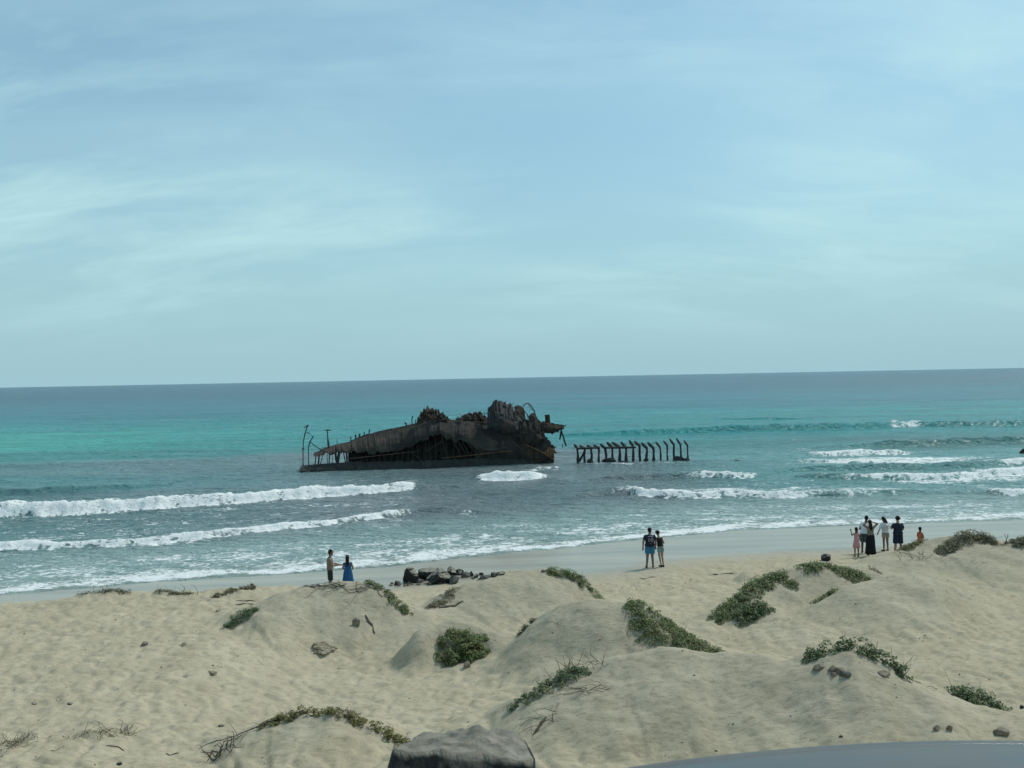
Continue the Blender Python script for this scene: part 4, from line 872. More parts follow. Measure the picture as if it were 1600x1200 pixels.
twigs('bare_branches', 'grey branches matted over the top of the couple dune', fan(560, 918, 24.0, 14, 40, .15, 9, .1, .25, .08, .011, -.8) + fan(520, 913, 24.1, 9, 45, .1, 10, .11, .2, .05, .011, -1))
twigs('bare_branches', 'dead twigs on the skyline of the far right dune', fan(1555, 850, 29.8, 12, 30, .7, 7, .09, .25, .4, .01, .3))
twigs('bare_branches', 'wispy dry stems along the left sand edge', fan(300, 928, 26.2, 7, 20, .7, 6, .08, .3, .4, .007, -.3) + fan(160, 927, 26.3, 7, 30, .5, 6, .08, .3, .3, .007))
twigs('bare_branches', 'thin dry stems in the bottom left corner', fan(25, 1178, 15.0, 12, 25, .5, 7, .05, .3, .25, .005) + fan(185, 1150, 15.5, 6, 20, .4, 8, .06, .3, .2, .006))
twigs('bare_branches', 'pale stems crossing the dip between the white dune top and far crest', fan(1440, 868, 29.0, 12, 40, .4, 8, .1, .25, .3, .009, -.4))
twigs('bare_branches', 'bleached stems low on the ground before the group of people', fan(1335, 872, 32, 9, 22, .3, 7, .1, .3, .25, .011))
def log(label, px, py, d, ln, ang, r, bendy=.15):
    p0 = at(px, py, d); dv = np.array([math.cos(ang), math.sin(ang), 0])
    pts = []; r = r*.6
    for k in np.linspace(-.5, .5, 7):
        q = p0+dv*ln*k; q[2] = hz(q[0], q[1])+r*.45+bendy*r*math.sin(k*7); q[1] += bendy*.1*math.sin(k*9); pts.append(q)
    m_ = MB().tube(pts, [r*x*vr.uniform(.6, 1.3) for x in (.45, .9, 1, 1.1, .95, .8, .4)], 6)
    return tag(m_.build('driftwood', MATS['driftwood'], None, False), label, 'driftwood', 'pieces of driftwood on the sand')
log('dark weathered log on the sand right of the roadside boulder', 843, 1142, 14.6, .42, .9, .05)
log('grey driftwood piece half way up the dune beside the shore rocks', 705, 938, 24.8, .9, .6, .07)
log('short dark driftwood on the right face of the couple dune', 578, 958, 23.0, .6, -.9, .05)
log('thin stick lying on the far left sand', 210, 962, 24.0, .6, .4, .02)
log('short stick on the sand left of the couple dune', 385, 938, 25.2, .7, .1, .03)
log('flat drift plank below the short stick left of the couple dune', 382, 944, 24.8, .6, .0, .03)
log('dark stick in front of the two people on the wet sand', 1012, 893, 32.6, .7, .05, .03)
log('long dark weed covered stick on the beach right of the two people', 1130, 888, 32.8, 1.2, .1, .05)
log('dark stick on the lower left sand below the creeper', 180, 1172, 14.9, .35, .1, .02)
log('broken stick below the creeper on the lower left sand', 270, 1176, 14.9, .28, -.05, .018)
log('short stick beside the bottom left stones', 90, 1183, 14.8, .25, .7, .012)

# drift litter too small to count: dark crumbs of weed and shell on the upper beach
dx_, dy_ = [], []
while len(dx_) < 1500:
    y_ = vr.uniform(12.5, 34); x_ = vr.uniform(-.72*y_, .72*y_); s_ = yw(x_)-y_
    wl_ = math.exp(-((s_-11.5)/1.2)**2)
    if vr.rand() < .10+.9*wl_*(x_ > 0): dx_.append(x_); dy_.append(y_)
dx_ = np.array(dx_); dy_ = np.array(dy_); dz_ = height(dx_, dy_)[0]
n_ = len(dx_); sz_ = vr.uniform(.004, .017, n_)*vr.uniform(.5, 1.5, n_)*(1+.02*dy_)
tet = np.array([(-1, -.6, -.2), (1, -.5, -.2), (.1, .9, -.2), (0, 0, .7)])
V_ = np.stack([dx_, dy_, dz_], -1)[:, None, :] + tet[None]*sz_[:, None, None]*vr.uniform(.5, 1.6, (n_, 1, 3))
F_ = (np.arange(n_)[:, None, None]*4 + np.array([(0, 1, 3), (1, 2, 3), (2, 0, 3), (0, 2, 1)])[None]).reshape(-1, 3)
tag(link('beach_litter', mesh_np('beach_litter', V_.reshape(-1, 3), F_, False), MATS['driftwood']), 'dark crumbs of dry weed and shell scattered over the sand', 'litter', None, 'stuff')
# ------------------------------------------------------------------ people
for nm, c in (('skin_dark', (.10, .058, .04)), ('skin_tan', (.34, .20, .14)), ('skin_mid', (.23, .135, .09)), ('hair_black', (.012, .011, .010)), ('hair_brown', (.03, .02, .014)),
              ('cloth_navy', (.012, .022, .042)), ('cloth_teal', (.035, .17, .27)), ('cloth_black', (.012, .013, .015)), ('cloth_white', (.62, .63, .62)), ('cloth_beige', (.33, .29, .23)),
              ('cloth_pink', (.50, .25, .26)), ('cloth_orange', (.42, .12, .06)), ('cloth_blue', (.018, .085, .21)), ('cloth_denim', (.20, .30, .29)), ('cloth_grey', (.07, .085, .09)),
              ('cloth_khaki', (.19, .165, .125)), ('print_pale', (.42, .38, .38)), ('print_red', (.30, .09, .10)), ('cloth_greenblack', (.025, .035, .035)), ('phone_black', (.01, .01, .01)), ('shoe_dark', (.03, .03, .03))):
    plain(nm, c, .85, .2, .22, 9)
def remesh(name, mb, vox, mat, parent, sm=2):
    me_ = mb.mesh(name); bm = bmesh.new(); bm.from_mesh(me_); bmesh.ops.recalc_face_normals(bm, faces=bm.faces); bm.to_mesh(me_); bm.free()
    o = bpy.data.objects.new(name, me_); COL.objects.link(o)
    r = o.modifiers.new('r', 'REMESH'); r.mode = 'VOXEL'; r.voxel_size = vox; r.use_smooth_shade = True
    s = o.modifiers.new('s', 'SMOOTH'); s.iterations = sm; s.factor = .5
    dg = bpy.context.evaluated_depsgraph_get(); m2 = bpy.data.meshes.new_from_object(o.evaluated_get(dg))
    o.modifiers.clear(); o.data = m2; m2.name = name; bpy.data.meshes.remove(me_); m2.materials.clear(); m2.materials.append(MATS[mat])
    o.parent = parent
    return o
V3 = lambda *a: np.array(a, float)
def cap(mb, a, c, ra, rb, n=12):
    """tapered limb segment with rounded ends"""
    a, c = V3(*a), V3(*c); t_ = (c-a)/(np.linalg.norm(c-a)+1e-9)
    mb.tube([a-t_*ra*.9, a-t_*ra*.6, a, a*.5+c*.5, c, c+t_*rb*.6, c+t_*rb*.9], [ra*.4, ra*.8, ra, (ra+rb)/2, rb, rb*.8, rb*.4], n)
def flat(mb, a, c, ra, rb, n=14):
    mb.tube([a, V3(*a)*.5+V3(*c)*.5, c], [ra, (ra+rb)/2, rb], n)
def torso(mb, sp, secs, fold=0):
    """sp: spine points (pelvis, waist, chest, neck base) -> elliptical sections along it; secs: (t, rx, ry)"""
    sp = np.array(sp, float); rs = []
    for t_, rx, ry in secs:
        c = np.array([np.interp(t_, range(len(sp)), sp[:, i]) for i in range(3)])
        rs.append([(c[0]+rx*math.cos(a)*(1+fold*math.sin(a*7+t_*3)), c[1]+ry*math.sin(a)*(1+fold*math.sin(a*5)), c[2]+.0) for a in np.linspace(0, 2*math.pi, 20, endpoint=False)])
    mb.rings(rs)
def hand(mb, wrist, d, s=1.0, side=1, curl=.4):
    d = V3(*d)/np.linalg.norm(d); up = V3(0, 0, 1) if abs(d[2]) < .8 else V3(0, 1, 0)
    x_ = np.cross(d, up); x_ /= np.linalg.norm(x_); n_ = np.cross(x_, d); w_ = V3(*wrist)
    cap(mb, w_, w_+d*.07*s, .026*s, .034*s, 8)
    for k, (o, ln) in enumerate(((-.027, .062), (-.009, .075), (.009, .070), (.026, .055))):
        b_ = w_+d*.085*s+x_*o*s; m_ = b_+(d-n_*curl*.3)*ln*.5*s; e_ = m_+(d-n_*curl)*ln*.45*s
        mb.tube([b_, m_, e_], [.0095*s, .009*s, .007*s], 6)
    b_ = w_+d*.03*s+x_*side*.03*s; mb.tube([b_, b_+(d*.6+x_*side*.8)*.04*s, b_+(d*1.0+x_*side*.8)*.065*s], [.012*s, .0105*s, .008*s], 6)
def person(label, X, Y, yaw, H, skin, arms, legs=None, lean=0., headtilt=(0, 0), build_=1.0, z=None, group='people on the beach', female=False, twist=0):
    """arms: ((elbow, hand) left, right) in a 1.75 m frame, +Y is the way the person faces"""
    k = H/1.75; b_ = build_
    root = empty('person', (X, Y, hz(X, Y) if z is None else z)); root.rotation_euler = (0, 0, yaw); root.scale = (k, k, k)
    tag(root, label, 'person', group)
    mb = MB()
    pel, wst, chs, nck = V3(0, 0, .95), V3(0, lean*.35, 1.10), V3(0, lean*.8, 1.30), V3(0, lean*1.15, 1.46)
    sp = [pel, wst, chs, nck]
    hw = .95 if female else 1.0
    torso(mb, sp, [(-.35, .10*b_, .08*b_), (0, .165*b_, .115*b_), (.5, .155*b_*hw, .11*b_), (1, .135*b_*hw, .10*b_), (1.6, .15*b_*hw, .115*b_), (2.2, .16*b_*hw, .11*b_), (2.55, .145*b_*hw, .092*b_), (2.75, .095*b_, .078), (2.9, .068, .068), (3.0, .06, .06)])
    hd = nck+V3(headtilt[0]*.5, .02+headtilt[1]*.5, .165-.03*abs(headtilt[1])*2)
    cap(mb, nck-V3(0, 0, .05), hd-V3(0, .01, .06), .064, .056)
    rot = Matrix.Rotation(-headtilt[1]*2.2, 3, 'X') @ Matrix.Rotation(headtilt[0]*2, 3, 'Y')
    R_ = lambda v: np.array(rot @ Vector(v))
    mb.ell(hd+R_((0, -.005, .02)), (.082, .100, .108), 16, 11, rot)
    mb.ell(hd+R_((0, .03, -.055)), (.058, .062, .066), 14, 9, rot)                                   # jaw
    mb.tube([hd+R_((0, .088, .02)), hd+R_((0, .112, -.022)), hd+R_((0, .09, -.03))], [.008, .014, .010], 6)   # nose
    mb.ell(hd+R_((0, .083, -.062)), (.024, .010, .010), 10, 6, rot)                                  # lips
    for s in (-1, 1):
        mb.ell(hd+R_((s*.078, -.005, -.005)), (.012, .022, .032), 8, 6, rot)                          # ears
        mb.ell(hd+R_((s*.03, .083, .032)), (.018, .010, .008), 8, 5, rot)                             # brow
    sh = {}
    for s, (el, ha) in zip((-1, 1), arms):
        shp = nck+V3(s*.160*b_*hw, -.005, -.085); sh[s] = shp
        cap(mb, shp, el, .052*b_, .040*b_); cap(mb, el, ha, .040*b_, .027*b_)
        dv = V3(*ha)-V3(*el); hand(mb, ha, dv, 1.0, -s)
    legs = legs or (((-.10, .01, .50), (-.11, -.01, .085)), ((.10, .01, .50), (.11, -.01, .085)))
    for s, (kn, an) in zip((-1, 1), legs):
        hp = V3(s*.088, 0, .90); cap(mb, hp, kn, .083*b_, .056*b_, 14); cap(mb, kn, an, .054*b_, .036*b_, 12)
        mid = V3(*kn)*.68+V3(*an)*.32; mb.ell(mid+V3(0, -.018, 0), (.050*b_, .05*b_, .10), 12, 8)      # calf
        an = V3(*an); cap(mb, an+V3(0, -.035, -.045), an+V3(s*.012, .13, -.06), .036, .028, 10)
        cap(mb, an+V3(s*.012, .12, -.062), an+V3(s*.016, .17, -.066), .030, .020, 10)
    remesh('body', mb, .0105, skin, root)
    return root, dict(pel=pel, wst=wst, chs=chs, nck=nck, hd=hd, R=R_, rot=rot, sh=sh, arms=arms, legs=legs, b=b_, hw=hw, sp=sp)
def shirt(root, J, mat, sleeve=.5, bottom=-.25, name='shirt', loose=1.12, top=2.9):
    mb = MB(); b_ = J['b']*loose; hw = J['hw']
    torso(mb, J['sp'], [(bottom, .178*b_, .135*b_), (.3, .166*b_, .128*b_), (1, .146*b_*hw, .118*b_), (1.6, .156*b_*hw, .122*b_), (2.2, .166*b_*hw, .118*b_), (2.55, .150*b_*hw, .100*b_), (2.75, .105*b_*hw, .085*b_), (top, .078, .075)], .015)
    for s, (el, ha) in zip((-1, 1), J['arms']):
        a = J['sh'][s]; e = V3(*el)
        if sleeve > 1: flat(mb, a, e, .068*b_, .055*b_); cap(mb, e, e+(V3(*ha)-e)*(sleeve-1), .055*b_, .042*b_)
        else: flat(mb, a+V3(0, 0, .0), a+(e-a)*sleeve, .056*b_, .060*b_)
        mb.ell(a, (.058*b_, .056*b_, .052*b_), 12, 8)
    return remesh(name, mb, .011, mat, root, 3)
def shorts(root, J, mat, ln=.8, name='shorts', loose=1.15, waist=.2):
    mb = MB(); b_ = J['b']*loose
    torso(mb, J['sp'], [(-.35, .13*b_, .10*b_), (-.1, .168*b_, .122*b_), (waist, .162*b_, .118*b_)], .01)
    for s, (kn, an) in zip((-1, 1), J['legs']):
        hp = V3(s*.092, 0, .92); kn = V3(*kn)
        if ln <= 1: flat(mb, hp, hp+(kn-hp)*ln, .092*b_, .088*b_)
        else: flat(mb, hp, kn, .092*b_, .075*b_); flat(mb, kn, kn+(V3(*an)-kn)*(ln-1), .075*b_, .068*b_)
    return remesh(name, mb, .011, mat, root, 3)
def skirt(root, J, mat, rings, name='skirt', folds=9, amp=.07, thick=True):
    """rings: (z, rx, ry, cy) from top to hem, a pleated shell closed inside"""
    rs = []; n = 64
    for i, (z_, rx, ry, cy_) in enumerate(rings):
        k = i/(len(rings)-1)
        rs.append([(rx*math.cos(a)*(1+amp*k*math.sin(a*folds+i*.25)), cy_+ry*math.sin(a)*(1+amp*k*math.sin(a*folds+i*.25)), z_+.012*k*math.sin(a*folds)) for a in np.linspace(0, 2*math.pi, n, endpoint=False)])
    mb = MB(); mb.rings(rs); o = mb.build(name, MATS[mat], None, True); o.parent = root
    return o
def hair(root, J, mat, style='short', name='hair'):
    mb = MB(); hd, R_, rot = J['hd'], J['R'], J['rot']
    mb.ell(hd+R_((0, -.022, .038)), (.092, .100, .102), 16, 11, rot)
    if style == 'short': mb.ell(hd+R_((0, -.045, -.01)), (.082, .066, .076), 14, 9, rot)
    if style == 'curly':
        for i in range(34):
            a, e = random.uniform(0, 6.28), random.uniform(-.35, 1.4)
            v = (math.cos(a)*math.cos(e)*.092, math.sin(a)*math.cos(e)*.092-.025, math.sin(e)*.10+.035)
            if v[1] < .05: mb.ell(hd+R_(v), (.036, .036, .034), 8, 6)
    if style == 'long':
        a = hd+R_((0, -.06, .02))
        mb.tube([a, a+V3(0, -.045, -.10), a+V3(.01, -.07, -.22), a+V3(.02, -.065, -.34), a+V3(.03, -.06, -.44)], [.078, .085, .088, .072, .028], 12)
    if style == 'side':
        a = hd+R_((.02, -.05, .0))
        mb.tube([a, a+V3(.06, -.04, -.12), a+V3(.12, -.035, -.26), a+V3(.15, -.02, -.38), a+V3(.155, -.01, -.46)], [.078, .075, .064, .05, .02], 12)
    if style == 'bun':
        mb.ell(hd+R_((0, -.12, .06)), (.05, .05, .05), 10, 8); mb.ell(hd+R_((0, -.045, -.01)), (.072, .056, .064), 14, 9, rot)
    if style == 'braids':
        mb.ell(hd+R_((0, -.045, -.01)), (.076, .06, .07), 14, 9, rot)
        for s in (-1, 1): mb.tube([hd+R_((s*.06, -.06, 0)), hd+V3(s*.075, -.07, -.1), hd+V3(s*.07, -.06, -.2)], [.025, .024, .012], 8)
    return remesh(name, mb, .0105, mat, root, 2)
def eyes(root, J):
    for s in (-1, 1):
        mb = MB(); mb.ell(J['hd']+J['R']((s*.031, .086, .014)), (.012, .008, .008), 8, 6); o = mb.build('eye', MATS['cloth_white'], None, True); o.parent = root
        mb = MB(); mb.ell(J['hd']+J['R']((s*.031, .0925, .014)), (.005, .004, .005), 8, 6); q = mb.build('pupil', MATS['hair_black'], None, True); q.parent = o
def shoes(root, J, mat):
    for s, (kn, an) in zip((-1, 1), J['legs']):
        mb = MB(); an = V3(*an); cap(mb, an+V3(0, -.035, -.05), an+V3(s*.012, .13, -.058), .044, .036, 10); cap(mb, an+V3(s*.012, .12, -.058), an+V3(s*.016, .18, -.062), .037, .026, 10)
        remesh('shoe', mb, .011, mat, root, 1)
def spot(px, py): p_ = hit(px, py); return p_[0], p_[1]
DOWN = (((-.235, -.02, 1.13), (-.245, .06, .88)), ((.235, -.02, 1.13), (.245, .06, .88)))

# the pair by the wet sand
x_, y_ = spot(1016, 886.5)
r_, J = person('man in dark numbered football shirt and bright blue shorts standing on wet sand', x_, y_, .0, 1.80, 'skin_mid', (((-.29, -.03, 1.14), (-.30, .02, .88)), ((.26, .02, 1.14), (.27, .08, .90))), (((-.115, .0, .50), (-.15, -.01, .085)), ((.10, .0, .50), (.125, -.01, .085))), build_=1.15)
sh_ = shirt(r_, J, 'cloth_navy', .62, -.3, loose=1.16); shorts(r_, J, 'cloth_teal', .72, loose=1.18); hair(r_, J, 'hair_black', 'short'); eyes(r_, J); shoes(r_, J, 'shoe_dark')
def shirt_text(root, body, z, size, mat, name, yb=-.176):
    cu = bpy.data.curves.new(name, 'FONT'); cu.body = body; cu.size = size; cu.align_x = 'CENTER'; cu.extrude = .004
    o = bpy.data.objects.new(name, cu); COL.objects.link(o); o.rotation_euler = (math.pi/2, 0, 0)
    dg = bpy.context.evaluated_depsgraph_get(); me_ = bpy.data.meshes.new_from_object(o.evaluated_get(dg)); bpy.data.objects.remove(o)
    q = link(name, me_, MATS[mat]); q.parent = root; q.location = (0, yb, z); q.rotation_euler = (math.pi/2, 0, 0)
    return q
shirt_text(sh_, '10', 1.16, .26, 'print_pale', 'shirt_number')
for nm, z_, w_, h_, mt in (('shirt_lettering', 1.405, .115, .016, 'print_pale'), ('shirt_stripe', 1.085, .075, .009, 'print_red')):
    mb = MB()
    for i in range(-8, 8):
        x0 = w_*i/8; mb.box((x0, -.185+.35*x0*x0, z_-x0*x0*1.6-h_/2), (x0+w_/8*(.82 if mt == 'print_pale' else 1.0), -.150+.35*x0*x0, z_-x0*x0*1.6+h_/2))
    o = mb.build(nm, MATS[mt]); o.parent = sh_
x_, y_ = spot(1033, 886)
r_, J = person('woman in black top and pale denim shorts leaning against the man in the numbered shirt', x_, y_+.05, .35, 1.62, 'skin_tan', (((-.22, .10, 1.16), (-.10, .24, 1.10)), ((.22, .05, 1.14), (.06, .22, 1.08))), (((-.06, .02, .50), (-.0, -.02, .085)), ((.09, .02, .50), (.13, -.02, .085))), lean=.12, headtilt=(-.06, .10), female=True, build_=.92)
shirt(r_, J, 'cloth_black', .1, .75, 'crop_top', 1.07, 2.3); shorts(r_, J, 'cloth_denim', .42, loose=1.13); hair(r_, J, 'hair_black', 'bun'); eyes(r_, J); shoes(r_, J, 'shoe_dark')
mb = MB(); mb.ell(J['hd']+J['R']((0, -.01, .055)), (.095, .10, .075), 16, 8, J['rot']); mb.tube([J['hd']+J['R']((0, .05, .05)), J['hd']+J['R']((0, .12, .045)), J['hd']+J['R']((0, .17, .035))], [.07, .06, .03], 10); remesh('cap', mb, .011, 'cloth_black', r_)

# left: profile man with phone and woman in blue, waist deep behind the dune
q = P(515, 862, 32.0); x_, y_ = q[0], q[1]
r_, J = person('bearded man in sandy coloured shirt seen in profile holding a phone out', x_, y_, -1.25, 1.78, 'skin_mid', (((-.22, .05, 1.14), (-.14, .30, 1.10)), ((.22, .06, 1.13), (.14, .36, 1.12))), headtilt=(0, .06))
shirt(r_, J, 'cloth_khaki', .3, -.15, loose=1.08); shorts(r_, J, 'cloth_greenblack', .95); hair(r_, J, 'hair_black', 'short'); eyes(r_, J); shoes(r_, J, 'shoe_dark')
mb = MB(); mb.ell(J['hd']+J['R']((0, .045, -.085)), (.05, .045, .04), 12, 8, J['rot']); remesh('beard', mb, .0105, 'hair_black', r_)
ph = MB().box((-.036, -.005, -.075), (.036, .005, .075)); o = ph.build('phone', MATS['phone_black'])
Mw = Matrix.Translation((x_, y_, hz(x_, y_))) @ Matrix.Rotation(-1.25, 4, 'Z') @ Matrix.Scale(1.78/1.75, 4)
o.matrix_world = Matrix.Translation(Mw @ Vector((.12, .50, 1.14))) @ Matrix.Rotation(-1.25, 4, 'Z') @ Matrix.Rotation(-1.2, 4, 'X'); tag(o, 'black phone in the hand of the man in the sandy shirt', 'phone')
q = P(543, 870, 31.8); x_, y_ = q[0], q[1]
r_, J = person('woman with long dark hair in a royal blue open backed dress', x_, y_, .1, 1.58, 'skin_mid', (((-.23, .02, 1.15), (-.16, .22, 1.08)), ((.235, .02, 1.15), (.20, .22, 1.06))), headtilt=(-.02, .05), female=True)
shirt(r_, J, 'cloth_blue', .02, .6, 'dress_top', 1.07, 1.9); skirt(r_, J, 'cloth_blue', [(1.20, .155, .118, .0), (1.08, .165, .125, 0), (.95, .20, .15, 0), (.75, .225, .17, 0), (.5, .265, .21, 0), (.3, .29, .24, 0)], 'dress_skirt'); hair(r_, J, 'hair_black', 'long'); eyes(r_, J)
mb = MB(); mb.ell(J['hd']+J['R']((.03, -.10, .075)), (.022, .014, .012), 10, 6); o = mb.build('hair_clip', MATS['cloth_white'], None, True); o.parent = r_

# right: family group at the dune foot
x_, y_ = P(1338.5, 864, 35.6)[:2]
r_, J = person('girl in pink dress with one arm raised beside the man in white', x_, y_, .1, 1.36, 'skin_dark', (((-.27, .02, 1.28), (-.30, .05, 1.52)), ((.22, .0, 1.14), (.20, .08, .92))), female=True, build_=.82)
shirt(r_, J, 'cloth_pink', .02, .2, 'dress_top', 1.1, 2.1); skirt(r_, J, 'cloth_pink', [(1.15, .13, .10, 0), (1.0, .15, .12, 0), (.8, .185, .15, 0), (.55, .215, .18, 0)], 'dress_skirt', 7, .05); hair(r_, J, 'hair_black', 'braids'); eyes(r_, J)
x_, y_ = P(1351, 858, 36.6)[:2]
r_, J = person('man in white shirt and dark shorts bending forward behind the woman in black', x_, y_, -.7, 1.72, 'skin_dark', (((-.24, .10, 1.12), (-.12, .32, 1.02)), ((.24, .12, 1.10), (.10, .34, 1.02))), lean=.22, headtilt=(.02, .14), build_=1.08)
shirt(r_, J, 'cloth_white', .6, -.1, loose=1.16); shorts(r_, J, 'cloth_grey', .95); hair(r_, J, 'hair_black', 'short'); eyes(r_, J); shoes(r_, J, 'shoe_dark')
x_, y_ = P(1360.5, 862.5, 35.8)[:2]
r_, J = person('woman in long black skirt with a bare back lifting her hands to her head', x_, y_, -.1, 1.66, 'skin_mid', (((-.30, .10, 1.48), (-.10, .10, 1.62)), ((.36, .06, 1.55), (.11, .06, 1.64))), (((-.09, .01, .50), (-.12, -.01, .085)), ((.09, .01, .50), (.10, -.01, .085))), headtilt=(-.03, .03), female=True)
shirt(r_, J, 'cloth_khaki', .02, .9, 'top', 1.04, 2.0); skirt(r_, J, 'cloth_black', [(1.10, .150, .112, 0), (.98, .185, .14, 0), (.8, .205, .16, 0), (.5, .215, .18, 0), (.25, .235, .20, 0), (.09, .25, .22, 0)]); hair(r_, J, 'hair_brown', 'long'); eyes(r_, J)
x_, y_ = P(1384, 856, 37.2)[:2]
r_, J = person('woman with long brown hair in white blouse and beige shorts looking down', x_, y_, .15, 1.64, 'skin_mid', (((-.30, .02, 1.16), (-.36, .08, .96)), ((.20, .10, 1.14), (.05, .24, 1.14))), headtilt=(-.03, .12), lean=.06, female=True)
shirt(r_, J, 'cloth_white', 1.2, -.05, 'blouse', 1.16); shorts(r_, J, 'cloth_beige', .5, loose=1.18); hair(r_, J, 'hair_brown', 'side'); eyes(r_, J); shoes(r_, J, 'shoe_dark')
mb = MB(); mb.tube([(-.05, -.152, 1.36), (-.02, -.158, 1.25), (.0, -.16, 1.16)], [.006, .006, .006], 6); mb.tube([(.06, -.15, 1.36), (.03, -.158, 1.25), (.0, -.16, 1.16)], [.006]*3, 6); o = mb.build('camera_strap', MATS['cloth_black']); o.parent = r_
x_, y_ = P(1403.5, 863.5, 36.2)[:2]
r_, J = person('man with curly black hair in navy shirt and navy shorts seen from behind', x_, y_, .05, 1.76, 'skin_tan', (((-.27, .06, 1.18), (-.20, .28, 1.20)), ((.26, .02, 1.14), (.22, .20, 1.06))), (((-.12, .0, .50), (-.16, -.01, .085)), ((.12, .0, .50), (.16, -.01, .085))), build_=1.12)
shirt(r_, J, 'cloth_navy', .75, -.55, loose=1.2); shorts(r_, J, 'cloth_navy', 1.0, loose=1.22); hair(r_, J, 'hair_black', 'curly'); eyes(r_, J); shoes(r_, J, 'shoe_dark')
q = P(1437.5, 824, 33.5); x_, y_ = q[0], q[1]
hch = 1.25; zf = q[2]-hch*.985
r_, J = person('small child in an orange dress half hidden behind the dune ridge', x_, y_, -.9, hch, 'skin_dark', (((-.18, .03, 1.16), (-.10, .15, 1.02)), ((.18, .03, 1.16), (.10, .15, 1.02))), female=True, build_=.85, z=max(zf, hz(x_, y_)) if abs(zf-hz(x_, y_)) < .5 else hz(x_, y_))
shirt(r_, J, 'cloth_orange', .35, .0, 'dress_top', 1.12, 2.5); skirt(r_, J, 'cloth_orange', [(1.15, .14, .11, 0), (1.0, .16, .13, 0), (.8, .19, .16, 0), (.55, .23, .19, 0)], 'dress_skirt', 7, .05); hair(r_, J, 'hair_black', 'short'); eyes(r_, J)

# ------------------------------------------------------------------ the car whose bonnet shows at the bottom
m, t, b = new_mat('car_paint'); p = objc(t)
sand_refl = noise(t, mapping(t, p, (.6, 5, 1)), 1.6, 6, .6)
L(t, mixc(t, ramp(t, sand_refl, [(.4, 0), (.62, .65)]), (.07, .08, .092), (.14, .125, .105)), b.inputs['Base Color'])  # brown bands painted in as the sand's reflection on the bonnet
L(t, ramp(t, sand_refl, [(.35, .34), (.6, .6)]), b.inputs['Roughness'])
b.inputs['Coat Weight'].default_value = .3; b.inputs['Coat Roughness'].default_value = .1; b.inputs['Specular IOR Level'].default_value = .4
plain('car_black', (.018, .018, .018), .6, .4); plain('car_tyre', (.02, .02, .02), .9, .2); plain('car_rim', (.35, .36, .37), .35, .5)
m, t, b = new_mat('car_lamp'); b.inputs['Base Color'].default_value = (.75, .78, .8, 1); b.inputs['Roughness'].default_value = .05; b.inputs['Transmission Weight'].default_value = .6
CXc, YF = .86, 1.62; ZB = 8.462
car = empty('parked_car', (CXc, .4, 7.3)); tag(car, 'silver grey car bonnet along the bottom right edge of the picture', 'car')
def hoodz(x, y):
    e = (x-CXc)/.82; k = np.clip((YF-y)/1.3, 0, 1)
    z = ZB + .004 - .016*np.abs(e)**2.0 - .13*np.clip(np.abs(e)-.82, 0, 1)**1.4*2.0 + .055*k
    z = z + .016*np.exp(-((np.abs(e)-.60)/.07)**2)*k*1.0
    z = z + .016 - .05*np.clip((y-(YF-.30))/.30, 0, 1)**2 - .06*np.clip((y-(YF-.05))/.05, 0, 1)**2 - .006*np.exp(-((y-(YF-.10))/.012)**2)
    return z
xs_ = np.linspace(CXc-.80, CXc+.80, 90); ys_ = np.r_[np.linspace(.35, YF-.22, 20), np.linspace(YF-.215, YF-.096, 40)]; Yg, Xg = np.meshgrid(ys_, xs_, indexing='ij')
Yg2 = Yg - .10*((Xg-CXc)/.8)**2*np.clip((Yg-.6)/1.0, 0, 1)
Zg = hoodz(Xg, Yg)
me_ = mesh_np('bonnet', np.concatenate([np.stack([Xg, Yg2, Zg], -1).reshape(-1, 3)]), grid_faces(60, 90))
o = link('bonnet', me_, MATS['car_paint']); o.parent = car; o.matrix_parent_inverse = car.matrix_world.inverted()
ysl = np.linspace(YF-.084, YF, 24); Yl, Xl = np.meshgrid(ysl, xs_, indexing='ij')
Yl2 = Yl - .10*((Xl-CXc)/.8)**2*np.clip((Yl-.6)/1.0, 0, 1); Zl = hoodz(Xl, Yl)-.007
ml_ = mesh_np('front_lip', np.stack([Xl, Yl2, Zl], -1).reshape(-1, 3), grid_faces(24, 90))
ol_ = link('front_lip', ml_, MATS['car_paint']); ol_.parent = car; ol_.matrix_parent_inverse = car.matrix_world.inverted()
q_ = ol_.modifiers.new('thickness', 'SOLIDIFY'); q_.thickness = .015; q_.offset = -1
sm_ = o.modifiers.new('thickness', 'SOLIDIFY'); sm_.thickness = .02; sm_.offset = -1
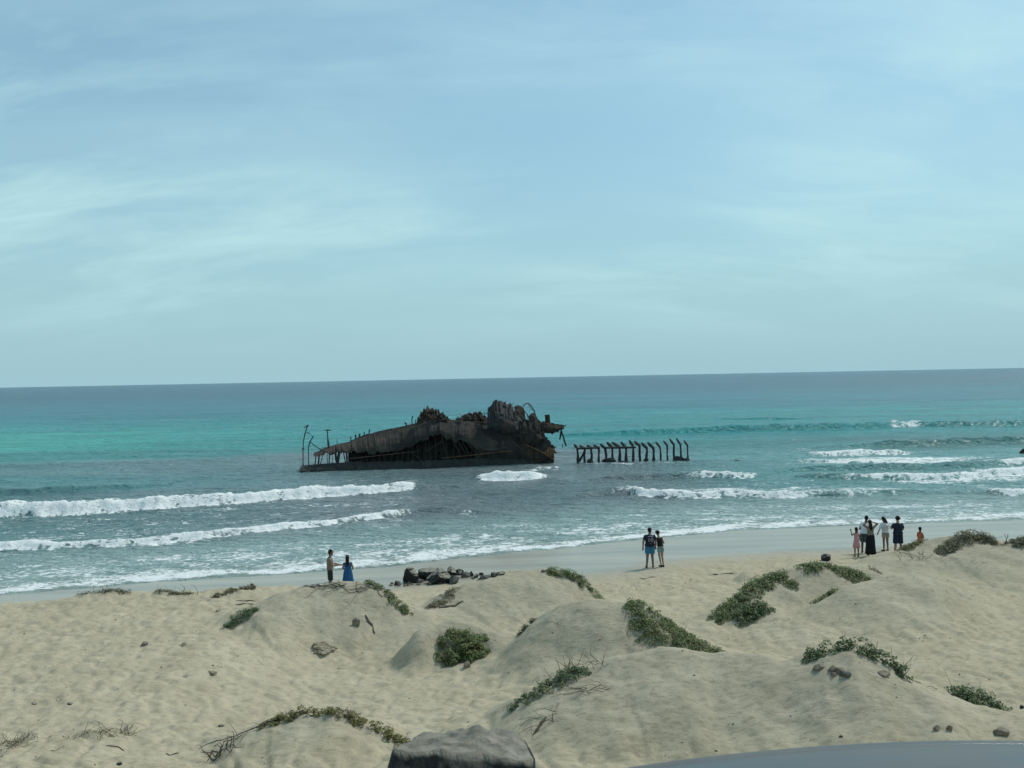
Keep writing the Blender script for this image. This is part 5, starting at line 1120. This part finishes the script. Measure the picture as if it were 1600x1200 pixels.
def carpart(name, mb, mat, parent=None, smooth=False, bev=.02):
    o = mb.build(name, MATS[mat], parent or car, smooth)
    if bev: q = o.modifiers.new('edge', 'BEVEL'); q.width = bev; q.segments = 3
    return o
for s in (-1, 1):
    xo = CXc+s*.80
    rs = []
    for y_ in np.linspace(.0, YF-.05, 14):
        zt = 8.40-.02*abs(y_-.8); ar = math.sqrt(max(0, .40**2-(y_-.82)**2)) if abs(y_-.82) < .40 else 0
        zb_ = max(7.62, 7.66+ar)
        rs.append([(xo-s*.004+s*.006, y_, zt-.02), (xo+s*.05, y_, zt-.05), (xo+s*.09, y_, zt-.22), (xo+s*.085, y_, zb_), (xo+s*.02, y_, zb_), (xo+s*.006, y_, zt-.10)])
    MB().rings(rs).build('wing', MATS['car_paint'], car, False)
    wc_ = (xo+s*.0, .82, 7.66)
    tm = MB(); tm.tube([(wc_[0]-.11, wc_[1], wc_[2]), (wc_[0]-.10, wc_[1], wc_[2]), (wc_[0]+.08, wc_[1], wc_[2]), (wc_[0]+.09, wc_[1], wc_[2])], [.33, .36, .36, .33], 32)
    wh = tm.build('wheel', MATS['car_tyre'], car, False)
    rm = MB(); xr_ = wc_[0]+s*.093; rm.tube([(xr_, wc_[1], wc_[2]), (xr_+s*.012, wc_[1], wc_[2])], [.22, .20], 24); q = rm.build('rim', MATS['car_rim'], wh)
    hl = MB(); hl.ell((CXc+s*.60, YF-.10, 8.17), (.17, .09, .09), 20, 10); hl.build('headlight', MATS['car_lamp'], car, True)
carpart('front_panel', MB().box((CXc-.78, YF-.16, 7.98), (CXc+.78, YF-.10, 8.35)), 'car_paint')
gr_ = carpart('grille', MB().box((CXc-.40, YF-.10, 8.06), (CXc+.40, YF-.085, 8.28)), 'car_black', None, False, .005)
for i in range(5): carpart('grille_bar', MB().box((CXc-.39, YF-.083, 8.08+i*.042), (CXc+.39, YF-.068, 8.10+i*.042)), 'car_rim', gr_, False, .004)
carpart('bumper', MB().box((CXc-.88, YF-.16, 7.62), (CXc+.88, YF+.02, 7.95)), 'car_black', None, False, .05)
carpart('scuttle_panel', MB().box((CXc-.76, .12, 8.40), (CXc+.76, .345, 8.47)), 'car_black', None, False, .01)
